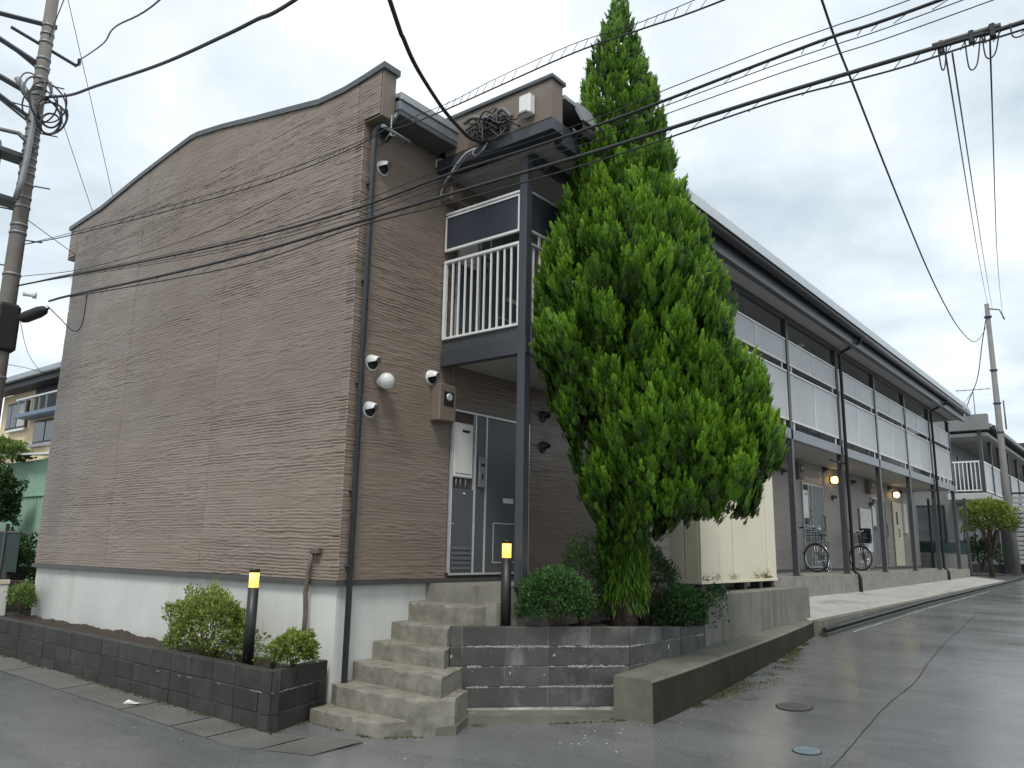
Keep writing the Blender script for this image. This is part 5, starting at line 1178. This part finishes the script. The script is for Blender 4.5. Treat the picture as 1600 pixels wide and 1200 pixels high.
# aerial closure hanging near the pole
cl = thing('cable_closure', (4.5, 12.6, 3.35), 'black oblong cable closure hanging beside the utility pole', 'cable fitting')
dcl = Vector((.08, -.95, .05)).normalized()
MB().lathe((4.46, 12.95, 3.24), dcl, [(0, .03), (.05, .07), (.12, .085), (.5, .085), (.62, .07), (.68, .025), (.76, .015)], 14).build('shell', M['blackmatte'], cl)
MB().tube(spline([(4.53, 12.25, 3.33), (4.58, 11.9, 3.1), (4.62, 11.5, 2.86), (4.64, 11.3, 2.92), (4.64, 11.25, 3.36)], 6), .008, 5).build('slack_loop', M['cable'], cl)
# service drop with its tangle on the end fascia
a_ = wire('service_cable', [(6.90, 6.03, 4.93), (6.70, 5.94, 4.82), (6.23, 5.70, 4.61), (5.52, 5.33, 4.41), (5.11, 5.12, 4.34), (4.56, 4.83, 4.28), (4.24, 4.66, 4.31), (3.95, 4.51, 4.40), (2.0, 3.5, 5.2)], .021, 'thick black service cable sweeping down to the end fascia')
tg = thing('cable_tangle', (6.9, 5.8, 5.0), 'tangle of grey and black cables and conduits on the brown end fascia', 'cables')
rr = random.Random(4)
for k in range(15):
    y0 = 6.35-rr.random()*.3; y1 = 5.42+rr.random()*.6; z0 = 5.08+rr.uniform(-.12, .18); z1 = 5.05+rr.uniform(-.12, .12)
    pts = [(6.90-rr.random()*.06, y0, z0)]
    for j in range(1, 5): pts.append((6.88-rr.random()*.07, y0+(y1-y0)*j/5+rr.uniform(-.1, .1), (z0+z1)/2+rr.uniform(-.17, .17)))
    pts.append((6.92, y1, z1))
    MB().tube(spline(pts, 6), rr.choice((.006, .008, .011, .016)), 6).build('tangled_cable', M[rr.choice(('cable', 'cable', 'cable', 'cable_grey'))], tg)
MB().tube(spline([(6.88, 6.35, 5.28), (6.86, 6.2, 5.30), (6.85, 6.0, 5.22), (6.86, 5.85, 5.20), (6.87, 5.72, 5.25), (6.90, 5.6, 5.12)], 6), .026, 8).build('conduit', M['cable_grey'], tg)
MB().tube(spline([(6.92, 6.1, 4.93), (6.8, 6.12, 4.78), (6.78, 6.05, 4.70), (6.8, 5.96, 4.76), (6.9, 5.98, 4.9)], 6), .012, 6).build('loop', M['cable_grey'], tg)
MB().tube(spline([(6.86, 6.14, 4.86), (6.9, 6.35, 4.86), (6.96, 6.6, 4.75), (7.02, 6.82, 4.62), (7.04, 6.88, 4.5)], 6), .012, 6).build('loop', M['alu_white'], tg)
MB().tube(spline([(6.87, 6.12, 4.83), (6.9, 6.33, 4.80), (6.95, 6.6, 4.68), (6.98, 6.84, 4.55)], 6), .012, 6).build('loop', M['cable_grey'], tg)
wire('aerial_cable', [(4.40,13.10,6.90),(4.33,11.93,6.48),(4.25,10.88,6.19),(4.11,8.77,5.62),(3.99,7.18,5.26),(3.95,6.52,5.14),(3.90,5.81,5.01),(3.6,3.0,4.7)], .020, 'thick cable rising from the pole coils over the gable to the top edge')
wire('aerial_cable', [(4.70,12.80,7.60),(4.38,11.6,7.05),(3.98,10.1,6.4),(3.65,9.02,5.97),(3.33,7.27,5.34),(2.6,4.0,4.5)], .010, 'thin cable from the short cross arm to the top edge of the sky')
wire('aerial_cable', [(4.36,13.2,8.0),(4.1,12.0,8.05),(3.7,10.0,8.1),(3.0,7.5,8.4)], .008, 'thin cable leaving the pole top toward the upper sky')
wire('aerial_cable', [(2.2,13.9,8.1),(3.0,13.0,8.1),(3.9,11.5,8.3),(4.5,10.0,8.6)], .010, 'thin cable crossing the upper left corner behind the pole')
wire('stay_wire', [(4.50,13.24,9.0),(7.2,16.6,6.9),(8.0,17.6,6.2)], .006, 'thin stay wire from the pole top down behind the gable')
wire('stay_wire', [(4.44,13.24,7.3),(7.6,17.4,5.9),(8.6,18.7,5.4)], .006, 'lower thin stay wire slanting down behind the gable')
wire('aerial_cable', [(4.48,13.35,4.92),(6.2,15.1,5.05),(8.0,17.0,5.2)], .006, 'thin wire from the pole shaft to behind the roof eave')
wire('aerial_cable', [(4.5,13.3,3.5),(6.6,18.5,3.9),(7.9,20.8,3.85)], .006, 'thin wire running from the pole to the beige house roof')
wire('aerial_cable', [(4.42,13.35,2.6),(6.4,18.0,3.5),(7.9,20.6,3.95)], .006, 'lowest thin wire from the pole to the beige house')
wire('aerial_cable', [(4.45,13.2,3.95),(4.7,11.5,3.8),(4.95,9.0,3.78),(5.2,7.4,4.05)], .005, 'faint thin wire over the gable between the two cable bundles')

# ------------------------------------------------------------------ distant pole on the right
FPX, FPY = 38.0, 4.74
FP = thing('distant_pole', (FPX, FPY, -.7), 'slender concrete pole far along the road on the right', 'pole')
MB().tube([(FPX, FPY-.08, -.9), (FPX, FPY, 3), (FPX, FPY, 10.5)], [.155, .135, .088], 14).build('shaft', M['polefar'], FP)
MB().tube([(FPX, FPY, 10.3), (FPX-.1, FPY-.45, 10.15), (FPX-.1, FPY-.6, 9.7)], .03, 5).build('arm', M['galv_dark'], FP)
for z in (9.9, 7.6, 6.2, 5.0): MB().lathe((FPX, FPY, z), (0, 0, 1), [(0, .11), (0, .15), (.06, .15), (.06, .11)], 12).build('steel_band', M['galv_dark'], FP)
MB().tube([(FPX-.15, FPY-.25, 6.3), (FPX-.15, FPY-.25, 5.1)], .03, 5).build('step', M['galv_dark'], FP)
wire('aerial_cable', [(38.0,4.8,9.6),(32.40,4.24,7.91),(27.91,3.81,6.61),(24.15,3.45,5.71),(19.84,3.04,4.99),(16.67,2.73,4.61),(13.49,2.43,4.42),(10.22,2.12,4.42),(7.76,1.88,4.46),(6.26,1.74,4.57),(3.0,1.4,5.2)], .011, 'black cable sagging from the top edge down to the distant pole')
wire('aerial_cable', [(38.0,4.7,10.35),(20.0,2.55,6.55),(5.57,.78,3.32)], .006, 'grey drop wire from the splice clamps down to the distant pole', 'cable_grey')
wire('aerial_cable', [(38.0,4.55,10.2),(20.0,2.45,6.45),(5.58,.74,3.30)], .006, 'second grey drop wire beside the first toward the distant pole', 'cable_grey')
wire('aerial_cable', [(37.9,4.2,9.8),(20.0,2.2,6.4),(5.59,.52,3.32)], .006, 'twisted black drop wire right of the grey drop wires', 'cable')
wire('aerial_cable', [(38.0,4.8,9.95),(39.57,5.26,9.2),(41.2,5.8,8.0),(41.9,6.3,7.2),(42.0,6.6,6.5)], .02, 'short drop wire from the distant pole to the second building')

# ------------------------------------------------------------------ background right: second apartment block
D = thing('second_apartment', (42, 8, -.6), 'grey two storey apartment block with white railings beyond the walkway', 'building')
dx, s_ = 42.0, .913
yf = 5.66                                                    # its front line
MB().box(dx+1.2, 66, 7.6, 15, -1, 6.2).build('wall', M['grey_wall'], D)
MB().box(dx-.2, dx+.15, yf, 15, 5.70, 6.44, bev=.02).build('end_fascia', M['grey_wall'], D)
MB().add([(dx+.16, yf-.1, 6.0), (66, yf-.1, 6.0), (66, 10, 6.9), (dx+.16, 10, 6.9), (dx+.16, yf-.1, 5.85), (66, yf-.1, 5.85), (66, 10, 6.7), (dx+.16, 10, 6.7)], [(0, 1, 2, 3), (4, 7, 6, 5), (0, 4, 5, 1), (1, 5, 6, 2), (2, 6, 7, 3), (3, 7, 4, 0)]).build('roof', M['roofmetal'], D)
MB().box(dx+.16, 66, yf-.22, yf-.1, 5.75, 5.92).build('gutter', M['gutter'], D)
MB().box(dx, 66, yf+.1, 7.6, 5.45, 5.6).build('ceiling_board', M['soffit'], D)
MB().box(dx-.1, 66, yf+.3, 7.6, 2.55, 2.85, bev=.02).build('walkway_slab', M['soffit'], D)
for x in (dx, dx+2.6, dx+5.2, dx+8.2, dx+11.5, dx+15, dx+19): MB().box(x-.07, x+.07, yf+.35, yf+.49, -.6, 5.75).build('post', M['steel_far'], D)
m = MB(); m.box(dx-.02, dx+.02, yf+.5, 7.55, 4.25, 4.32); m.box(dx-.02, dx+.02, yf+.5, 7.55, 2.95, 3.0); er = m.build('end_railing', M['alu_white'], D)
for k in range(12): MB().box(dx-.012, dx+.012, yf+.55+k*.165-.02, yf+.55+k*.165+.02, 3.0, 4.25).build('baluster', M['alu_white'], er)
for i, x in enumerate((dx+.1, dx+2.7, dx+5.3, dx+8.3, dx+11.6)):
    w_ = (2.4, 2.4, 2.8, 3.1, 3.3)[i]; m = MB(); m.box(x, x+w_, yf+.38, yf+.44, 4.25, 4.32); m.box(x, x+w_, yf+.38, yf+.44, 2.95, 3.0); fr_ = m.build('front_railing', M['alu_white'], D)
    MB().box(x, x+w_, yf+.40, yf+.415, 3.0, 4.25).build('panel', M['frost'], fr_)
for x in (dx+1.6, dx+3.1, dx+6, dx+9):
    for z in (2.9, -.4): 
        o_ = MB().box(x, x+.9, 7.55, 7.61, z, z+2.0).build('door', M['door'], D); MB().box(x+.1, x+.2, 7.5, 7.56, z+1, z+1.12).build('handle', M['chrome'], o_)
wn = MB().box(dx+1.14, dx+1.2, 8.0, 11.4, .6, 2.4).build('window', M['black'], D)
for a, b in ((8.08, 9.6), (9.68, 11.3)): MB().box(dx+1.12, dx+1.15, a, b, .7, 2.3).build('pane', M['glass'], wn)
for a, b in ((3.3, 4.9),): MB().box(dx+1.13, dx+1.2, 8.1, 8.9, a, b).build('window', M['glass'], D)
# rooftop antenna
AN = thing('tv_antenna', (44, 7.2, 6.5), 'thin roof aerial above the second apartment block', 'antenna')
m = MB(); m.tube([(44, 6.45, 6.2), (44, 6.45, 8.0)], .02, 5); m.tube([(44, 6.45, 7.9), (44, 7.7, 6.3)], .012, 4); m.build('mast', M['galv_dark'], AN)
m = MB(); m.tube([(44, 5.7, 7.95), (44, 7.2, 8.0)], .018, 5)
for k in range(5): m.tube([(43.8, 5.8+k*.33, 7.96), (44.2, 5.8+k*.33, 7.96)], .01, 4)
m.build('boom', M['galv_dark'], AN)
# third block further along
E3 = thing('third_apartment', (66, 7, -.5), 'far grey apartment block at the right edge beyond the pole', 'building')
MB().box(66.5, 80, 5.5, 14, -1, 7.4).build('wall', M['grey_wall'], E3)
MB().box(66.2, 66.5, 4.4, 14, 7.0, 7.9).build('end_fascia', M['darkwall'], E3)
MB().box(66.2, 80, 4.3, 4.5, 6.9, 7.1).build('gutter', M['gutter'], E3)
for y in (4.6, 5.4): MB().box(66.25, 66.45, y, y+.18, -.5, 7).build('post', M['steel_far'], E3)
m = MB(); m.box(66.3, 66.38, 3.8, 5.5, 4.6, 4.72); m.box(66.3, 66.38, 3.8, 5.5, 3.3, 3.4)
er = m.build('end_railing', M['alu_white'], E3)
for k in range(8): MB().box(66.32, 66.36, 3.9+k*.2, 3.95+k*.2, 3.4, 4.6).build('baluster', M['alu_white'], er)
# low dark wall, gate post, slatted screen, clipped tree, teal glass screen
m = MB(); m.box(39.2, 39.5, 4.0, 6.75, -.75, -.27, bev=.02); tag(m.build('low_wall', M['darkwall']), 'low dark wall across the end of the road', 'wall')
m = MB(); m.box(38.9, 39.15, 4.88, 5.22, -.7, 2.0, bev=.015); gp = thing('gate_post', (39, 5.05, -.7), 'dark square gate post beside the slatted grey screen', 'post')
m.build('shaft', M['darkwall'], gp); MB().box(38.87, 39.18, 4.85, 5.25, 2.002, 2.05, bev=.01).build('cap', M['steel_far'], gp)
LS = thing('slatted_screen', (39, 4.4, -.7), 'grey horizontal slat screen at the right edge of the road', 'screen')
for k in range(15): MB().box(39.0, 39.06, 3.2, 4.87, -.24+k*.185, -.24+k*.185+.13, bev=.008).build('slat', M['louver'], LS)
for y in (3.25, 4.05, 4.78): MB().box(39.065, 39.12, y, y+.08, -.7, 2.6).build('post', M['darkwall'], LS)
MB().box(38.98, 39.12, 3.2, 4.9, 2.56, 2.64, bev=.01).build('top_rail', M['darkwall'], LS)
TS = thing('glass_screen', (33.6, 6.5, -.7), 'teal tinted glass screen at the far end of the walkway', 'screen')
MB().box(33.5, 33.56, 5.5, 9.2, -.7, -.55).build('bottom_rail', M['darkwall'], TS)
MB().box(33.5, 33.56, 5.5, 9.2, .12, .5).build('mid_panel', M['teal'], TS)
for y in (5.5, 6.7, 7.9, 9.1): MB().box(33.48, 33.58, y, y+.08, -.7, 2.1).build('post', M['steel_far'], TS)
for a, b in ((5.59, 6.69), (6.79, 7.89), (7.99, 9.09)): MB().box(33.52, 33.54, a, b, -.53, .11).build('pane', M['grey_wall'], TS)
def round_tree(name, c, r, base, label, n, mat, seed, ll, lw):
    T = shrub(name, c, r, n, mat, label, ll, lw, .22, seed, None, 8, cat='tree')
    for o in T.children:
        if o.name.startswith('foliage'): o.name = 'crown'
        else: o.name = 'branches'
    m = MB(); b = Vector(base); t = Vector(c)
    m.tube([b, b.lerp(t, .5)+Vector((.05, .05, 0)), t], [.10, .08, .05], 8)
    for k in range(6):
        a = k*1.05; m.tube([b.lerp(t, .35), t+Vector((math.cos(a)*r[0]*.5, math.sin(a)*r[1]*.5, r[2]*.1))], [.06, .02], 6)
    m.build('trunk', M['bark'], T)
round_tree('clipped_tree', (36.4, 5.22, 1.36), (.88, .86, .80), (36.4, 5.3, -.75), 'rounded yellow-green clipped tree beyond the walkway end', 7000, LEAF_TOPIARY, 31, (.07, .12), (.04, .07))
shrub('wild_shrub', (37.2, 5.75, .05), (.6, .7, .6), 2200, LEAF_DARK, 'dark undergrowth shrub below the clipped tree', (.07, .12), (.04, .07), .4, 33)

# ------------------------------------------------------------------ background left: house, shed, fence, greenery
H = thing('beige_house', (8, 22, -1), 'beige two storey house partly hidden behind the gable', 'house')
hx = 8.0
MB().box(hx, 16, 17.0, 23.6, -1.4, 3.7).build('wall', M['beige'], H)
m = MB(); m.add([(hx-.45, 16.5, 4.0), (hx-.45, 24.0, 4.0), (12.5, 24.0, 5.3), (12.5, 16.5, 5.3), (17, 16.5, 4.0), (17, 24, 4.0), (hx-.45, 16.5, 3.86), (hx-.45, 24.0, 3.86), (17, 24, 3.86), (17, 16.5, 3.86)], [(0, 1, 2, 3), (3, 2, 5, 4), (0, 6, 7, 1), (4, 5, 8, 9), (6, 9, 8, 7), (1, 7, 8, 5, 2), (0, 3, 4, 9, 6)]); m.build('roof', M['housetrim'], H)
MB().box(hx-.40, hx-.02, 16.6, 23.9, 3.70, 3.85).build('eave_soffit', M['darkwall'], H)
MB().box(hx-.53, hx-.455, 16.5, 24.0, 3.84, 3.99, bev=.02).build('gutter', M['roofmetal'], H)
MB().tube([(hx-.48, 23.5, 3.85), (hx-.15, 23.55, 3.55), (hx-.08, 23.6, 3.4), (hx-.08, 23.6, -1)], .04, 6).build('downpipe', M['white'], H)
wn = MB().box(hx-.05, hx+.02, 21.87, 23.15, 2.76, 3.46, bev=.01).build('window', M['darkwall'], H)
MB().box(hx-.062, hx-.051, 21.93, 22.4, 2.82, 3.40).build('pane', M['curtain'], wn); MB().box(hx-.062, hx-.051, 22.46, 22.8, 2.82, 3.40).build('pane', M['glass'], wn); MB().box(hx-.062, hx-.051, 22.84, 23.1, 2.82, 3.40).build('pane', M['glass'], wn)
MB().box(hx-.10, hx+.02, 21.8, 22.95, 2.70, 2.755).build('window_sill', M['alu_white'], H)
# recessed balcony with rail and blue board
MB().box(hx-.004, hx+.3, 18.5, 21.6, 3.02, 3.70).build('balcony_recess', M['darkwall'], H)
bl = MB().box(hx-.38, hx-.03, 18.5, 21.75, 2.93, 3.02).build('balcony_ledge', M['blueboard'], H)
for y in (21.6, 21.2, 20.8, 20.4, 20.0): MB().box(hx-.36, hx-.33, y-.015, y+.015, 3.02, 3.38).build('rail_post', M['housetrim'], bl)
MB().box(hx-.37, hx-.32, 18.5, 21.75, 3.36, 3.40).build('rail', M['alu'], bl)
wn = MB().box(hx-.03, hx+.02, 18.9, 21.35, 2.3, 2.88, bev=.008).build('window', M['darkwall'], H)
for a, b in ((18.95, 20.65), (20.72, 21.3)): MB().box(hx-.04, hx-.031, a, b, 2.35, 2.83).build('pane', M['glass'], wn)
MB().box(hx-.09, hx+.02, 18.8, 21.45, 2.22, 2.295).build('window_sill', M['housetrim'], H)
m = MB(); m.tube([(hx+.6, 21.0, 4.1), (hx+.6, 21.0, 4.55)], .05, 6); m.tube([(hx+.6, 19.6, 4.50), (hx+.6, 22.6, 4.46)], .02, 4)
for k in range(7): m.tube([(hx+.35, 20.3+k*.13, 4.50), (hx+.35, 20.3+k*.13, 4.72)], .01, 4)
tag(m.build('tv_antenna', M['galv_dark']), 'roof aerial on the beige house', 'antenna')
GSD = thing('green_shed', (7.3, 19, -1.4), 'weathered green corrugated metal shed below the beige house', 'shed')
m = MB(); vs = []; n = 90
for i in range(n+1):
    y = 16.6+(20.4-16.6)*i/n; x = 7.2+.018*math.cos(i*2*math.pi/4); vs += [(x, y, -1.4), (x, y, 1.72)]
m.add(vs, [(2*i, 2*i+1, 2*i+3, 2*i+2) for i in range(n)]); m.build('wall', M['greenmetal'], GSD)
MB().box(7.17, 7.22, 16.6, 20.4, .93, .96).build('joint_rail', M['greenmetal'], GSD)
MB().add([(6.95, 16.5, 1.74), (6.95, 20.6, 1.92), (7.95, 20.6, 2.02), (7.95, 16.5, 1.84), (6.95, 16.5, 1.70), (6.95, 20.6, 1.88), (7.95, 20.6, 1.98), (7.95, 16.5, 1.80)], [(0, 3, 2, 1), (4, 5, 6, 7), (0, 1, 5, 4), (1, 2, 6, 5), (2, 3, 7, 6), (3, 0, 4, 7)]).build('roof', M['alu_white'], GSD)
def leafy(name, c, r, n, mat, label, seed, ll, lw, lump=.4):
    T = shrub(name, c, r, n, mat, label, ll, lw, lump, seed, None, 14, cat='tree')
    for o in T.children:
        if o.name.startswith('foliage'): o.name = 'crown'
        else: o.name = 'branches'
    MB().tube([(c[0], c[1], -1.5), (c[0]+.05, c[1], c[2])], [.09, .04], 7).build('trunk', M['bark'], T)
leafy('garden_tree', (6.4, 18.75, .70), (.40, .62, .75), 6000, LEAF_DARK, 'dark leafy garden tree left of the green shed', 41, (.06, .10), (.035, .06))
leafy('garden_tree', (6.85, 20.1, 1.85), (.4, .95, .28), 3000, LEAF_LIGHT, 'light green tree crown above the green shed roof', 42, (.06, .10), (.035, .06))
shrub('wild_shrub', (6.3, 17.2, -.55), (.5, .9, .6), 5000, LEAF_DARK, 'dark shrub growing behind the green net fence', (.05, .09), (.03, .05), .4, 43)
NF = thing('net_fence', (5.95, 16.5, -1.4), 'dark green net fence with steel posts at the back of the planter', 'fence')
for y in (16.55, 18.2): MB().box(5.93, 5.99, y-.03, y+.03, -1.4, .30).build('post', M['steel_far'], NF)
MB().box(5.94, 5.97, 15.9, 19.9, .14, .17).build('top_rail', M['steel_far'], NF)
for a, b in ((15.9, 16.51), (16.6, 18.16), (18.25, 19.9)): MB().box(5.955, 5.962, a, b, -.55, .14).build('net_panel', M['netgreen'], NF)
BW = thing('stone_wall', (5.8, 15.6, -1.5), 'short dark block wall beside the far end of the foundation', 'wall')
for c_ in range(3):
    for k in range(2): MB().box(5.60+k*.40, 5.99+k*.40, 15.6, 15.75, -1.42+c_*.25, -1.42+c_*.25+.243, bev=.008).build('block', M['block_dark'], BW)
for c_ in range(3): MB().box(5.95, 6.3, 16.3, 16.5, -1.2+c_*.25, -1.2+c_*.25+.243, bev=.008).build('block', M['block_dark'], BW)
SB = thing('sign_board', (5.1, 14.6, -1.2), 'white notice board with cream top rail at the left edge', 'sign')
MB().box(4.85, 5.42, 14.66, 14.69, -1.18, -.69, bev=.004).build('board', M['white'], SB); MB().box(4.84, 5.43, 14.645, 14.70, -.69, -.62, bev=.006).build('top_rail', M['cream'], SB)
for x in (4.9, 5.36): MB().box(x-.02, x+.02, 14.70, 14.74, -1.3, -.64).build('post', M['galv'], SB)
shrub('azalea_bush', (5.52, 14.35, -.92), (.14, .28, .22), 900, LEAF_LIGHT, 'small light green plant beside the white notice board', (.04, .07), (.02, .035), .3, 44)
